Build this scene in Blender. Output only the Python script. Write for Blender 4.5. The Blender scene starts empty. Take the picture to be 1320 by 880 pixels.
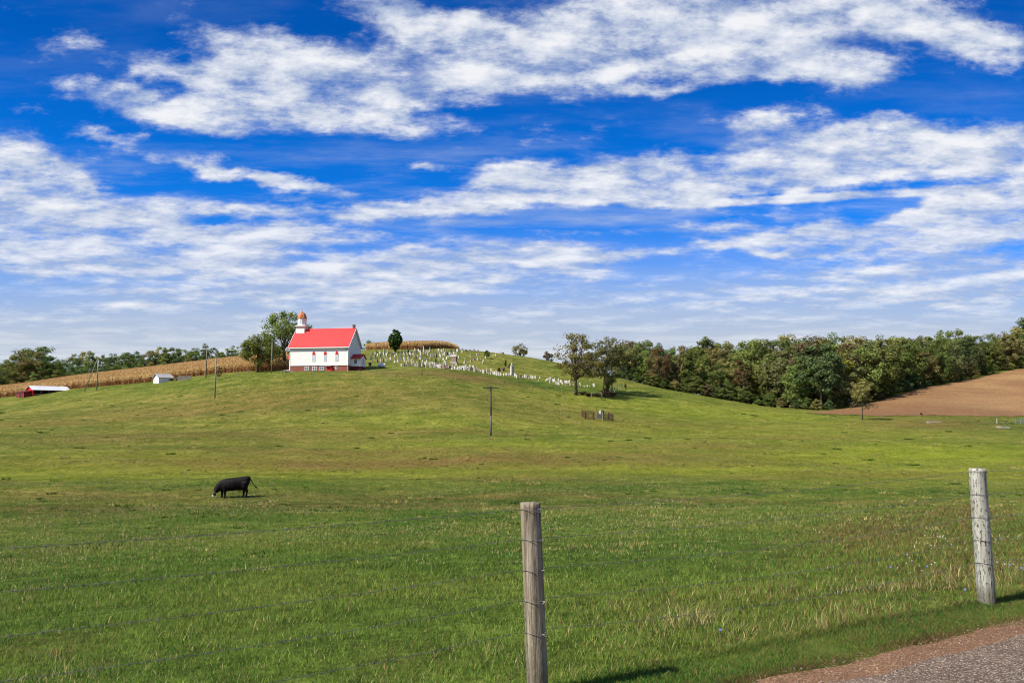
import bpy, bmesh, math, random
import numpy as np
from math import radians as R, sin, cos, pi, sqrt
from mathutils import Vector, Matrix

S = bpy.context.scene
C = S.collection
F = 1143.0                      # focal length of the photo in its own 1320 px
PITCH = math.atan(100.0 / F)    # eye level sits at row 540 of 880
CP, SP = cos(PITCH), sin(PITCH)

# ---------------------------------------------------------------- camera
cd = bpy.data.cameras.new("camera")
cam = bpy.data.objects.new("camera", cd)
C.objects.link(cam)
cd.sensor_width = 36.0
cd.lens = 36.0 * F / 1320.0
cd.clip_start, cd.clip_end = 0.1, 8000
cam.location = (0, 0, 0)
cam.rotation_euler = (R(90) + PITCH, 0, 0)
S.camera = cam

# ---------------------------------------------------------------- sun, exposure
SUN_EL = R(47)
SUN_H = Vector((-0.885, -0.465, 0)).normalized()
to_sun = Vector((SUN_H.x * cos(SUN_EL), SUN_H.y * cos(SUN_EL), sin(SUN_EL)))
sl = bpy.data.lights.new("sun", 'SUN')
sl.energy, sl.angle, sl.color = 4.2, R(0.5), (1.0, 0.955, 0.88)
sun = bpy.data.objects.new("sun", sl)
C.objects.link(sun)
sun.rotation_euler = (-to_sun).to_track_quat('-Z', 'Y').to_euler()
S.view_settings.view_transform = 'Standard'
S.view_settings.look = 'None'
S.view_settings.exposure = 0.88
S.view_settings.gamma = 1
S.view_settings.use_curve_mapping = False
S.cycles.pixel_filter_type = 'BLACKMAN_HARRIS'
S.cycles.filter_width = 1.05
S.cycles.max_bounces = 6
S.cycles.transparent_max_bounces = 8
S.cycles.caustics_reflective = S.cycles.caustics_refractive = False

# ---------------------------------------------------------------- node helper
class NT:
    def __init__(s, tree):
        s.t = tree
        s.N, s.L = tree.nodes, tree.links
    def put(s, sock, v):
        if isinstance(v, bpy.types.NodeSocket):
            s.L.new(v, sock)
        else:
            sock.default_value = v
    def math(s, op, a, b=0.0, c=None, clamp=False):
        n = s.N.new('ShaderNodeMath'); n.operation = op; n.use_clamp = clamp
        s.put(n.inputs[0], a); s.put(n.inputs[1], b)
        if c is not None: s.put(n.inputs[2], c)
        return n.outputs[0]
    def vec(s, op, a, b=(0, 0, 0), out=0):
        n = s.N.new('ShaderNodeVectorMath'); n.operation = op
        s.put(n.inputs[0], a)
        if op == 'SCALE': s.put(n.inputs['Scale'], b)
        else: s.put(n.inputs[1], b)
        return n.outputs[out]
    def mix(s, f, a, b, mode='MIX'):
        n = s.N.new('ShaderNodeMix'); n.data_type = 'RGBA'; n.blend_type = mode
        n.clamp_factor = True
        s.put(n.inputs[0], f)
        s.put(n.inputs[6], a if isinstance(a, bpy.types.NodeSocket) else (*a[:3], 1))
        s.put(n.inputs[7], b if isinstance(b, bpy.types.NodeSocket) else (*b[:3], 1))
        return n.outputs[2]
    def noise(s, v, scale, detail=4, rough=0.55, dist=0.0, out=0):
        n = s.N.new('ShaderNodeTexNoise')
        s.put(n.inputs['Vector'], v); n.inputs['Scale'].default_value = scale
        n.inputs['Detail'].default_value = detail; n.inputs['Roughness'].default_value = rough
        n.inputs['Distortion'].default_value = dist
        return n.outputs[out]
    def voro(s, v, scale, feature='F1', out='Distance'):
        n = s.N.new('ShaderNodeTexVoronoi'); n.feature = feature
        s.put(n.inputs['Vector'], v); n.inputs['Scale'].default_value = scale
        return n.outputs[out]
    def ramp(s, f, stops, interp='LINEAR'):
        n = s.N.new('ShaderNodeValToRGB'); s.put(n.inputs[0], f)
        e = n.color_ramp.elements; n.color_ramp.interpolation = interp
        while len(e) < len(stops): e.new(0.5)
        for k, (p, c) in enumerate(stops):
            e[k].position = p
            e[k].color = (c, c, c, 1) if isinstance(c, (int, float)) else (*c[:3], 1)
        return n.outputs[0]
    def smooth(s, v, a, b, lo=0.0, hi=1.0, kind='SMOOTHSTEP'):
        n = s.N.new('ShaderNodeMapRange'); n.interpolation_type = kind; n.clamp = True
        s.put(n.inputs[0], v)
        for i, q in zip((1, 2, 3, 4), (a, b, lo, hi)): s.put(n.inputs[i], q)
        return n.outputs[0]
    def mapping(s, v, loc=(0, 0, 0), rot=(0, 0, 0), sc=(1, 1, 1), kind='POINT'):
        n = s.N.new('ShaderNodeMapping'); n.vector_type = kind
        s.put(n.inputs[0], v)
        n.inputs[1].default_value = loc; n.inputs[2].default_value = rot; n.inputs[3].default_value = sc
        return n.outputs[0]
    def sep(s, v):
        n = s.N.new('ShaderNodeSeparateXYZ'); s.put(n.inputs[0], v)
        return n.outputs
    def comb(s, x, y, z=0.0):
        n = s.N.new('ShaderNodeCombineXYZ')
        for i, q in enumerate((x, y, z)): s.put(n.inputs[i], q)
        return n.outputs[0]

def uv_of(px, py):
    """direction of a point of the sky as tangents (x/y, z/y), times 11.43"""
    xc, yu = (px - 660) / F, (440 - py) / F
    fy, fz = CP - yu * SP, SP + yu * CP
    return xc / fy * 11.43, fz / fy * 11.43

# ---------------------------------------------------------------- world: sky with broken cloud
W = bpy.data.worlds.new("World"); S.world = W; W.use_nodes = True
W.node_tree.nodes.clear()
w = NT(W.node_tree)
wout = w.N.new('ShaderNodeOutputWorld'); bg = w.N.new('ShaderNodeBackground')
w.L.new(bg.outputs[0], wout.inputs[0])
bg.inputs[1].default_value = 0.10
W.cycles.sampling_method = 'MANUAL'; W.cycles.sample_map_resolution = 512
sky = w.N.new('ShaderNodeTexSky'); sky.sky_type = 'NISHITA'; sky.sun_disc = False
sky.sun_elevation = SUN_EL
sky.sun_rotation = math.atan2(to_sun.x, to_sun.y)
sky.air_density, sky.dust_density, sky.ozone_density = 1.0, 0.6, 2.0
tc = w.N.new('ShaderNodeTexCoord').outputs['Generated']
X, Y, Z = w.sep(tc)[:3]
ya = w.math('MAXIMUM', w.math('ABSOLUTE', Y), 0.06)
U = w.math('MULTIPLY', w.math('DIVIDE', X, ya), 11.43)
V = w.math('MULTIPLY', w.math('DIVIDE', Z, ya), 11.43)
V = w.math('MAXIMUM', V, 0.0)
P = w.comb(U, V)
Vl = w.math('MULTIPLY', w.math('LOGARITHM', w.math('ADD', V, 1.1), math.e), 6.0)
PN = w.comb(U, Vl)
SKEW = w.mapping(PN, rot=(0, 0, R(10)), sc=(0.46, 1.0, 1.0))
warp = w.noise(PN, 1.3, 4, 0.6, out=1)
PW = w.vec('ADD', P, w.vec('MULTIPLY', w.vec('SUBTRACT', warp, (0.5, 0.5, 0.5)), (0.75, 0.42, 0)))
BLOBS = [  # px, py, rx, ry, tilt (deg, up to the right), strength
 (335,60,125,36,-13,1.0),(262,100,110,32,-17,1.0),(375,118,150,46,-6,1.0),(480,92,100,58,0,.95),(215,147,130,30,-14,1.05),
 (425,150,150,30,-4,.75),(140,178,80,16,-12,.8),(545,135,80,60,0,.55),(600,75,110,66,0,1.0),(520,18,120,36,-12,1.0),(690,50,130,76,0,1.1),
 (760,100,60,40,0,.8),(800,55,110,60,0,.85),(890,45,130,66,-5,1.1),(960,68,100,46,0,1.1),(1030,65,130,50,-8,1.05),(1105,96,75,34,-4,1.0),
 (1000,10,260,46,0,.95),(1190,28,150,46,-14,1.0),(1270,58,90,38,-14,.95),(850,117,80,13,6,.85),(700,120,70,24,-20,.4),
 (100,60,110,30,-18,.42),(170,75,90,20,-15,.5),(60,100,70,24,-10,.3),
 (690,228,130,34,4,1.0),(800,238,150,32,6,1.0),(940,222,170,42,8,1.0),(1080,200,170,50,4,.95),(1210,192,150,48,0,.95),(1310,200,80,40,0,.85),
 (1000,150,75,30,12,.65),(990,175,60,30,0,.6),(870,245,260,28,6,.6),(1090,160,80,22,0,.45),
 (790,172,170,13,9,.42),(1140,250.5,280,7,3.2,1.25),(960,262,130,7,3,.5),
 (35,195,100,36,-22,.8),(20,235,90,50,-10,.8),(95,245,80,30,-12,.7),(55,290,200,40,-2,1.0),(190,298,180,30,-5,1.0),(20,325,150,36,0,1.0),
 (270,318,160,26,4,.95),(150,340,200,26,0,.9),(310,222,140,15,-9,.72),(370,238,120,15,-9,.68),(250,212,100,12,-8,.5),(285,268,110,13,-4,.85),(400,262,90,14,-5,.4),
 (540,210,46,9,-2,.8),(510,268,90,15,4,.8),(610,255,150,24,8,.85),(420,290,150,24,3,.75),(560,352,230,32,6,.95),(690,338,140,24,3,.9),
 (420,340,170,20,3,.7),(330,372,260,20,4,.6),(560,305,200,12,2,.4),(640,312,80,9,0,.5),
 (1270,275,120,40,8,.95),(1150,298,200,26,4,.75),(1000,305,200,14,2,.6),(1260,335,200,44,-2,.75),(1200,378,260,30,-1,.75),(900,292,120,12,4,.7),
 (860,325,80,10,4,.65),(980,325,90,8,-8,.65),(760,300,110,10,3,.45),(860,390,260,14,2,.45),(560,398,260,14,0,.5),(1240,262,110,20,12,.6),
]
BLOBS += [  # broad thin sheets between the heavier banks
 (180,400,420,46,1,.50),(560,372,330,40,2,.34),(820,360,420,60,2,.36),(1150,352,330,80,4,.42),(420,318,330,46,3,.34),(60,300,190,110,-4,.34),(250,240,230,30,-7,.32),(1230,300,260,60,6,.34),
 (880,200,330,34,6,.26),(1000,225,330,34,5,.30),(640,55,150,70,0,.30),(300,150,230,34,-9,.30),(90,90,120,50,-18,.30),(760,140,160,30,6,.22)]
bsum, trail = None, None
for (px, py, rx, ry, an, st) in BLOBS:
    u, v = uv_of(px, py)
    gn = w.N.new('ShaderNodeTexGradient'); gn.gradient_type = 'SPHERICAL'
    tm = gn.texture_mapping; tm.vector_type = 'TEXTURE'
    tm.translation = (u, v, 0); tm.rotation = (0, 0, R(an)); tm.scale = (rx / 100 * 1.22, ry / 100 * 1.22, 1)
    w.put(gn.inputs[0], P if (ry <= 13 and st < .9 and rx > 125) or ry < 8 else PW)
    bsum = w.math('MULTIPLY_ADD', gn.outputs['Fac'], st * (1.45 if st > 0.55 else 0.85), 0.0 if bsum is None else bsum)
bsum = w.math('MULTIPLY', w.math('MINIMUM', bsum, 1.25), 0.745)
n1 = w.noise(SKEW, 1.9, 11, 0.66)
n1u = w.noise(w.vec('ADD', SKEW, (-0.08, 0.16, 0)), 1.9, 7, 0.66)
n2 = w.noise(SKEW, 0.6, 3, 0.5)
n3 = w.noise(SKEW, 7.0, 7, 0.66)
vn = w.N.new('ShaderNodeTexVoronoi'); vn.feature = 'SMOOTH_F1'
w.put(vn.inputs['Vector'], w.vec('ADD', SKEW, w.vec('SCALE', w.vec('SUBTRACT', w.noise(SKEW, 3.0, 4, 0.6, out=1), (0.5, 0.5, 0.5)), 0.55)))
vn.inputs['Scale'].default_value = 2.9; vn.inputs['Smoothness'].default_value = 0.55
puff = w.math('SUBTRACT', 0.62, vn.outputs['Distance'])
dens = w.math('ADD', bsum, w.math('MULTIPLY', w.math('SUBTRACT', n1, 0.5), 1.30))
dens = w.math('ADD', dens, w.math('MULTIPLY', w.math('SUBTRACT', n2, 0.5), 0.4))
dens = w.math('ADD', dens, w.math('MULTIPLY', w.math('SUBTRACT', n3, 0.5), 0.95))
dens = w.math('ADD', dens, w.math('MULTIPLY', w.math('SUBTRACT', puff, 0.18), 0.75))
alpha = w.math('MULTIPLY', w.math('POWER', w.smooth(dens, 0.14, 1.02), 1.2), w.smooth(V, 1.6, 3.4, 0.85, 0.96))
streak = w.noise(w.mapping(PN, rot=(0, 0, R(6)), sc=(0.20, 1.0, 1.0)), 1.7, 7, 0.62)
thin = w.math('MULTIPLY', w.smooth(streak, 0.42, 0.78), w.smooth(V, 4.6, 2.0, 0.10, 0.75))
veil = w.math('MULTIPLY', w.smooth(V, 2.7, 1.0), w.smooth(streak, 0.24, 0.58, w.smooth(V, 2.4, 1.2, 0.45, 0.95), 0.99))
over = w.math('MULTIPLY', w.smooth(V, 6.2, 9.0), w.smooth(n2, 0.40, 0.60, 0.15, 0.75))  # unseen cloud overhead, added to make the fill light less blue
a2 = w.math('MAXIMUM', w.math('MAXIMUM', thin, veil), over)
alpha = w.math('SUBTRACT', 1.0, w.math('MULTIPLY', w.math('SUBTRACT', 1.0, alpha), w.math('SUBTRACT', 1.0, a2)))
lit = w.math('ADD', w.math('MULTIPLY', w.math('SUBTRACT', n1, n1u), 2.6), w.smooth(dens, 0.15, 1.9, 0.10, 0.92), clamp=True)
lit = w.math('ADD', lit, w.math('MULTIPLY', w.math('SUBTRACT', puff, 0.2), 0.45), clamp=True)
K = 10.0 / 1.86
cl_hi = tuple(K * q for q in (0.93, 0.94, 0.965))
cl_lo = tuple(K * q for q in (0.44, 0.53, 0.72))
cl = w.mix(lit, cl_lo, cl_hi)
cl = w.mix(w.smooth(V, 1.7, 0.5), cl, w.mix(w.smooth(streak, 0.46, 0.68), tuple(K * q for q in (0.57, 0.635, 0.73)), tuple(K * q for q in (0.77, 0.80, 0.835))))
tint = w.ramp(w.math('DIVIDE', V, 5.5), [(0.0, (0.52, 0.72, 1.0)), (0.2, (0.20, 0.52, 0.98)), (0.38, (0.045, 0.38, 0.95)), (0.62, (0.008, 0.33, 0.86)), (0.95, (0.003, 0.245, 0.68))])
blue = w.vec('SCALE', w.mix(1.0, sky.outputs[0], tint, 'MULTIPLY'), 1.0)
w.L.new(w.mix(alpha, blue, cl), bg.inputs[0])

# ---------------------------------------------------------------- names, groups, links
def tag(o, label=None, cat=None, group=None, kind=None):
    if label: o['label'] = label
    if cat: o['category'] = cat
    if group: o['group'] = group
    if kind: o['kind'] = kind
    return o
def empty(name, loc, rz=0.0):
    o = bpy.data.objects.new(name, None); C.objects.link(o)
    o.location = loc; o.rotation_euler = (0, 0, rz); o.empty_display_size = 0.3
    return o
def copy_tree(o, parent=None):
    c = o.copy(); C.objects.link(c)
    if parent: c.parent = parent
    for ch in list(o.children): copy_tree(ch, c)
    return c

def mesh_np(name, verts, faces, mats=(), smooth=False, attrs=None, mi=None):
    """verts (n,3); faces (m,k) array of one size, or list of tuples"""
    me = bpy.data.meshes.new(name)
    verts = np.asarray(verts, dtype=np.float32)
    if isinstance(faces, np.ndarray):
        k = faces.shape[1]; m = len(faces)
        me.vertices.add(len(verts)); me.vertices.foreach_set('co', verts.ravel())
        me.loops.add(m * k); me.loops.foreach_set('vertex_index', faces.astype(np.int32).ravel())
        me.polygons.add(m); me.polygons.foreach_set('loop_start', np.arange(0, m * k, k, dtype=np.int32))
        me.update(calc_edges=True)
    else:
        me.from_pydata([tuple(map(float, v)) for v in verts], [], faces)
    for m_ in mats: me.materials.append(m_)
    if smooth: me.polygons.foreach_set('use_smooth', np.ones(len(me.polygons), dtype=bool))
    if mi is not None: me.polygons.foreach_set('material_index', np.asarray(mi, dtype=np.int32))
    for an, arr in (attrs or {}).items():
        a = me.attributes.new(an, 'FLOAT_COLOR' if arr.ndim == 2 else 'FLOAT', 'POINT')
        if arr.ndim == 2: a.data.foreach_set('color', arr.astype(np.float32).ravel())
        else: a.data.foreach_set('value', arr.astype(np.float32))
    me.update()
    return me
def obj(name, me, parent=None, loc=None, rz=0.0):
    o = bpy.data.objects.new(name, me); C.objects.link(o)
    if parent: o.parent = parent
    if loc is not None: o.location = loc
    if rz: o.rotation_euler = (0, 0, rz)
    return o

class MB:
    """collects simple shapes into one mesh"""
    def __init__(s): s.v, s.f, s.m = [], [], []
    def add(s, vs, fs, m=0):
        b = len(s.v); s.v += [tuple(v) for v in vs]
        s.f += [tuple(i + b for i in f) for f in fs]; s.m += [m] * len(fs)
        return s
    def box(s, x0, x1, y0, y1, z0, z1, m=0):
        vs = [(x0,y0,z0),(x1,y0,z0),(x1,y1,z0),(x0,y1,z0),(x0,y0,z1),(x1,y0,z1),(x1,y1,z1),(x0,y1,z1)]
        return s.add(vs, [(0,3,2,1),(4,5,6,7),(0,1,5,4),(1,2,6,5),(2,3,7,6),(3,0,4,7)], m)
    def frust(s, cx, cy, z0, z1, a0, b0, a1, b1, m=0):
        vs = [(cx-a0,cy-b0,z0),(cx+a0,cy-b0,z0),(cx+a0,cy+b0,z0),(cx-a0,cy+b0,z0),(cx-a1,cy-b1,z1),(cx+a1,cy-b1,z1),(cx+a1,cy+b1,z1),(cx-a1,cy+b1,z1)]
        return s.add(vs, [(0,3,2,1),(4,5,6,7),(0,1,5,4),(1,2,6,5),(2,3,7,6),(3,0,4,7)], m)
    def prism(s, poly, axis, a, b, m=0):
        """poly: 2-D outline; extruded along axis x/y/z from a to b"""
        def pt(p, t): return {'x': (t, p[0], p[1]), 'y': (p[0], t, p[1]), 'z': (p[0], p[1], t)}[axis]
        n = len(poly)
        vs = [pt(p, a) for p in poly] + [pt(p, b) for p in poly]
        fs = [tuple(range(n))[::-1], tuple(range(n, 2 * n))] + [(i, (i + 1) % n, n + (i + 1) % n, n + i) for i in range(n)]
        return s.add(vs, fs, m)
    def tube(s, pts, rad, k=8, m=0, cap=True):
        pts = [Vector(p) for p in pts]
        if not hasattr(rad, '__len__'): rad = [rad] * len(pts)
        rings = []; vs = []
        for i, p in enumerate(pts):
            t = (pts[min(i + 1, len(pts) - 1)] - pts[max(i - 1, 0)]).normalized()
            up = Vector((0, 0, 1)) if abs(t.z) < 0.9 else Vector((1, 0, 0))
            a = t.cross(up).normalized(); b = t.cross(a).normalized()
            for j in range(k):
                q = 2 * pi * j / k
                vs.append(p + (a * cos(q) + b * sin(q)) * rad[i])
        fs = []
        for i in range(len(pts) - 1):
            for j in range(k):
                fs.append((i*k+j, i*k+(j+1)%k, (i+1)*k+(j+1)%k, (i+1)*k+j))
        if cap:
            fs.append(tuple(range(k))); fs.append(tuple(range((len(pts)-1)*k, len(pts)*k))[::-1])
        return s.add(vs, fs, m)
    def lathe(s, prof, cx=0, cy=0, k=12, m=0):
        vs = [(cx + r * cos(2*pi*j/k), cy + r * sin(2*pi*j/k), z) for r, z in prof for j in range(k)]
        fs = [(i*k+j, i*k+(j+1)%k, (i+1)*k+(j+1)%k, (i+1)*k+j) for i in range(len(prof)-1) for j in range(k)]
        fs.append(tuple(range(k))[::-1]); fs.append(tuple(range((len(prof)-1)*k, len(prof)*k)))
        return s.add(vs, fs, m)
    def mesh(s, name, *mats, smooth=False):
        me = mesh_np(name, np.array(s.v), s.f, mats, smooth, mi=s.m)
        bm = bmesh.new(); bm.from_mesh(me); bmesh.ops.recalc_face_normals(bm, faces=bm.faces); bm.to_mesh(me); bm.free()
        return me
    def build(s, name, mat, parent=None, loc=None, rz=0.0, smooth=False):
        mats = mat if isinstance(mat, (list, tuple)) else [mat]
        return obj(name, s.mesh(name, *mats, smooth=smooth), parent, loc, rz)

# ---------------------------------------------------------------- materials
def new_mat(name):
    m = bpy.data.materials.new(name); m.use_nodes = True
    t = NT(m.node_tree); b = t.N['Principled BSDF']
    b.inputs['Roughness'].default_value = 0.85
    b.inputs['Specular IOR Level'].default_value = 0.25
    co = t.N.new('ShaderNodeTexCoord').outputs['Object']
    return m, t, b, co
def bump(t, b, h, strength=0.4, dist=0.02):
    n = t.N.new('ShaderNodeBump'); n.inputs['Strength'].default_value = strength
    n.inputs['Distance'].default_value = dist
    t.put(n.inputs['Height'], h); t.L.new(n.outputs[0], b.inputs['Normal'])
def plain(name, col, col2=None, scale=6.0, rough=0.8, metal=0.0, bs=0.25, stretch=(1, 1, 1), spec=0.25):
    m, t, b, co = new_mat(name)
    c = t.mapping(co, sc=stretch)
    n = t.noise(c, scale, 6, 0.62)
    col2 = col2 or tuple(q * 0.72 for q in col)
    t.L.new(t.mix(t.smooth(n, 0.35, 0.68), col2, col), b.inputs['Base Color'])
    b.inputs['Roughness'].default_value = rough; b.inputs['Metallic'].default_value = metal
    b.inputs['Specular IOR Level'].default_value = spec
    bump(t, b, n, bs, 0.02)
    return m
def leaf_mat(name, dark, light, trans=0.35, dry=None, dry_amt=0.0):
    m = bpy.data.materials.new(name); m.use_nodes = True
    t = NT(m.node_tree); t.N.clear()
    out = t.N.new('ShaderNodeOutputMaterial')
    g = t.N.new('ShaderNodeNewGeometry'); oi = t.N.new('ShaderNodeObjectInfo')
    rnd = g.outputs['Random Per Island']
    co = t.N.new('ShaderNodeTexCoord').outputs['Object']
    n = t.noise(co, 0.45, 3, 0.6)
    f = t.math('ADD', t.math('MULTIPLY', rnd, 0.55), t.math('MULTIPLY', n, 0.55), clamp=True)
    col = t.mix(f, dark, light)
    if dry: col = t.mix(t.math('GREATER_THAN', t.math('FRACT', t.math('MULTIPLY', rnd, 7.31)), 1 - dry_amt), col, dry)
    h = t.N.new('ShaderNodeHueSaturation'); t.L.new(col, h.inputs['Color'])
    t.put(h.inputs['Value'], t.math('MULTIPLY_ADD', oi.outputs['Random'], 0.5, 0.75))
    t.put(h.inputs['Hue'], t.math('MULTIPLY_ADD', oi.outputs['Random'], 0.03, 0.485))
    d = t.N.new('ShaderNodeBsdfDiffuse'); tr = t.N.new('ShaderNodeBsdfTranslucent')
    t.L.new(h.outputs[0], d.inputs[0]); t.L.new(h.outputs[0], tr.inputs[0])
    mx = t.N.new('ShaderNodeMixShader'); mx.inputs[0].default_value = trans
    t.L.new(d.outputs[0], mx.inputs[1]); t.L.new(tr.outputs[0], mx.inputs[2]); t.L.new(mx.outputs[0], out.inputs[0])
    return m

# ---------------------------------------------------------------- the lie of the land
def pix(px, py, d):
    """point at depth d (along +y) seen at pixel px, py"""
    xc, yu = (px - 660) / F, (440 - py) / F
    fy, fz = CP - yu * SP, SP + yu * CP
    return xc / fy * d, d, fz / fy * d
def pchip(x, y, xq):
    x, y = np.asarray(x, float), np.asarray(y, float)
    h = np.diff(x); dl = np.diff(y) / h; n = len(x); m = np.zeros(n)
    m[0], m[-1] = dl[0], dl[-1]
    for i in range(1, n - 1):
        if dl[i-1] * dl[i] > 0:
            w1, w2 = 2*h[i] + h[i-1], h[i] + 2*h[i-1]
            m[i] = (w1 + w2) / (w1 / dl[i-1] + w2 / dl[i])
    xq = np.clip(xq, x[0], x[-1]); k = np.clip(np.searchsorted(x, xq) - 1, 0, n - 2)
    t = (xq - x[k]) / h[k]
    return ((2*t**3 - 3*t**2 + 1) * y[k] + (t**3 - 2*t**2 + t) * h[k] * m[k] + (-2*t**3 + 3*t**2) * y[k+1] + (t**3 - t**2) * h[k] * m[k+1])
BASE = [(25, 668), (57, 640), (80, 612)]
COLS = {
 -260: [(120,574),(160,550),(200,533),(240,525),(320,520),(400,532),(700,532)],
 0:    [(120,570),(160,543),(200,523),(232,512),(320,506),(400,520),(700,530)],
 100:  [(120,570),(160,540),(200,513),(228,500.5),(320,493),(400,508),(700,528)],
 200:  [(120,568),(160,535),(200,502),(222,491.5),(320,482),(400,497),(700,526)],
 300:  [(120,566),(160,527),(195,488),(212,480),(320,471.5),(400,486),(700,525)],
 400:  [(120,565),(160,520),(188,486),(200,478),(215,473.5),(250,464),(320,460),(400,477),(700,525)],
 500:  [(120,564),(160,516),(188,484),(200,476.5),(230,462),(260,451.5),(300,450),(350,456),(420,480),(700,525)],
 560:  [(120,563),(160,514),(190,483),(230,464),(262,450.8),(300,448.5),(350,456),(420,482),(700,525)],
 600:  [(120,563),(160,516),(190,488),(230,467),(262,452.5),(280,451.5),(320,459),(400,490),(700,525)],
 640:  [(120,564),(160,521),(190,494),(220,476),(262,456),(275,455),(320,465),(400,495),(700,525)],
 680:  [(120,565),(160,526),(190,500),(220,482),(255,461.5),(268,460.5),(310,471),(400,500),(700,525)],
 720:  [(120,566),(160,531),(190,506),(220,488),(250,469),(262,468),(300,481),(400,505),(700,525)],
 760:  [(120,567),(160,535),(190,510.5),(215,495),(240,478),(255,477),(300,491),(400,510),(700,525)],
 800:  [(120,568),(160,539),(190,514.5),(215,500),(238,488.5),(250,487.5),(290,498),(400,515),(700,525)],
 850:  [(120,569),(160,543),(190,520),(212,506),(230,500.5),(245,500),(290,510),(400,515),(700,522)],
 900:  [(120,570),(160,546.5),(190,526),(210,513.5),(225,509.5),(240,509),(290,518),(400,512),(700,520)],
 950:  [(120,571),(160,548.5),(190,530),(210,521),(222,518.3),(235,518),(290,524),(400,508),(700,518)],
 1000: [(120,572),(160,550),(190,534),(208,527.5),(218,525.5),(235,525),(290,526),(400,503),(700,515)],
 1050: [(120,572),(160,551),(178,539),(195,532.5),(210,529),(235,526),(300,516),(400,497),(700,510)],
 1120: [(120,572),(160,550),(175,541),(190,535),(215,524),(235,517),(300,508),(400,490),(700,505)],
 1200: [(120,572),(150,553),(170,543),(188,535.5),(230,511),(258,498),(320,490),(400,478),(700,500)],
 1320: [(120,573),(150,555),(170,545),(188,536.5),(240,506),(300,475),(380,467),(450,462),(700,490)],
 1560: [(120,573),(150,556),(170,546),(188,537),(240,500),(300,466),(380,452),(450,448),(700,480)],
}
DD = np.arange(20.0, 701.0, 1.0)
cc, rows = [], []
for px in sorted(COLS):
    pts = BASE + COLS[px]
    dz = np.array([(d, pix(px, py, d)[2]) for d, py in pts])
    cc.append(pix(px, 520, 1.0)[0]); rows.append(pchip(dz[:, 0], dz[:, 1], DD))
cc, rows = np.array(cc), np.array(rows)
CG = np.linspace(cc[0], cc[-1], 420)
TAB = np.array([pchip(cc, rows[:, j], CG) for j in range(len(DD))]).T       # [c, d]
for _ in range(6):                                                         # ease the seams between columns
    TAB[1:-1] = 0.25 * TAB[:-2] + 0.5 * TAB[1:-1] + 0.25 * TAB[2:]

POST_A = np.array([0.1565, 5.50]); POST_B = np.array([4.27, 8.15])          # the two posts of the roadside fence
FD = (POST_B - POST_A) / np.linalg.norm(POST_B - POST_A)
FN = np.array([-FD[1], FD[0]])
def s_of(x, y): return (x - POST_A[0]) * FN[0] + (y - POST_A[1]) * FN[1]
def t_of(x, y): return (x - POST_A[0]) * FD[0] + (y - POST_A[1]) * FD[1]
def sstep(v, a, b):
    t = np.clip((v - a) / (b - a), 0, 1); return t * t * (3 - 2 * t)
_rng = np.random.default_rng(5)
_LAT = _rng.random((256, 256))
def vnoise(x, y, sc, off=0):
    x, y = np.asarray(x) / sc + off * 17.3, np.asarray(y) / sc + off * 9.1
    xi, yi = np.floor(x).astype(int), np.floor(y).astype(int)
    fx, fy = x - xi, y - yi; fx, fy = fx*fx*(3-2*fx), fy*fy*(3-2*fy)
    g = lambda a, b: _LAT[a & 255, b & 255]
    return (g(xi, yi)*(1-fx) + g(xi+1, yi)*fx) * (1-fy) + (g(xi, yi+1)*(1-fx) + g(xi+1, yi+1)*fx) * fy
EYE = 1.645
def T(x, y):
    x, y = np.asarray(x, float), np.asarray(y, float)
    s = s_of(x, y)
    sp = np.clip(s, 0, 60)
    near = -EYE - 0.075 * (np.sqrt(sp * sp + 0.3) - 0.548)
    yy = np.clip(y, DD[0], DD[-1] - 0.01)
    c = np.clip(x / np.maximum(y, 1.0), CG[0], CG[-1])
    ci = (c - CG[0]) / (CG[1] - CG[0]); i = np.clip(ci.astype(int), 0, len(CG) - 2); fi = ci - i
    dj = yy - DD[0]; j = np.clip(dj.astype(int), 0, len(DD) - 2); fj = dj - j
    far = (TAB[i, j]*(1-fi) + TAB[i+1, j]*fi) * (1-fj) + (TAB[i, j+1]*(1-fi) + TAB[i+1, j+1]*fi) * fj
    k = sstep(y, 14, 42)
    z = near * (1 - k) + far * k
    a = sstep(s, 0.6, 9)
    z = z + a * (0.07 * (vnoise(x, y, 1.7, 1) - 0.5) + 0.10 * (vnoise(x, y, 5.0, 2) - 0.5))
    b = sstep(y, 35, 60) * (1 - sstep(y, 150, 185))
    z = z + b * (0.9 * (vnoise(x * 0.6, y, 14.0, 3) - 0.5) + 0.35 * (vnoise(x, y, 6.0, 4) - 0.5))
    return z
def T1(x, y): return float(T(np.array([x]), np.array([y]))[0])
_D = np.arange(4.0, 420.0, 0.25)
def gp(px, py):
    """where the line of sight through a pixel first meets the ground"""
    xc, yu = (px - 660) / F, (440 - py) / F
    fy, fz = CP - yu * SP, SP + yu * CP
    xs, zs = xc / fy * _D, fz / fy * _D
    dif = zs - T(xs, _D)
    k = np.nonzero(dif <= 0)[0]
    if len(k) == 0 or k[0] == 0:
        k = int(np.argmin(np.abs(dif) / _D)) if len(k) == 0 else 0
        return Vector((xs[k], _D[k], T1(xs[k], _D[k])))
    k = k[0]; t = dif[k-1] / (dif[k-1] - dif[k])
    d = _D[k-1] + 0.25 * t
    return Vector((xc / fy * d, d, T1(xc / fy * d, d)))
def gd(px, d):
    """ground point in a pixel column at a given depth"""
    x = pix(px, 500, d)[0]
    return Vector((x, d, T1(x, d)))

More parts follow.
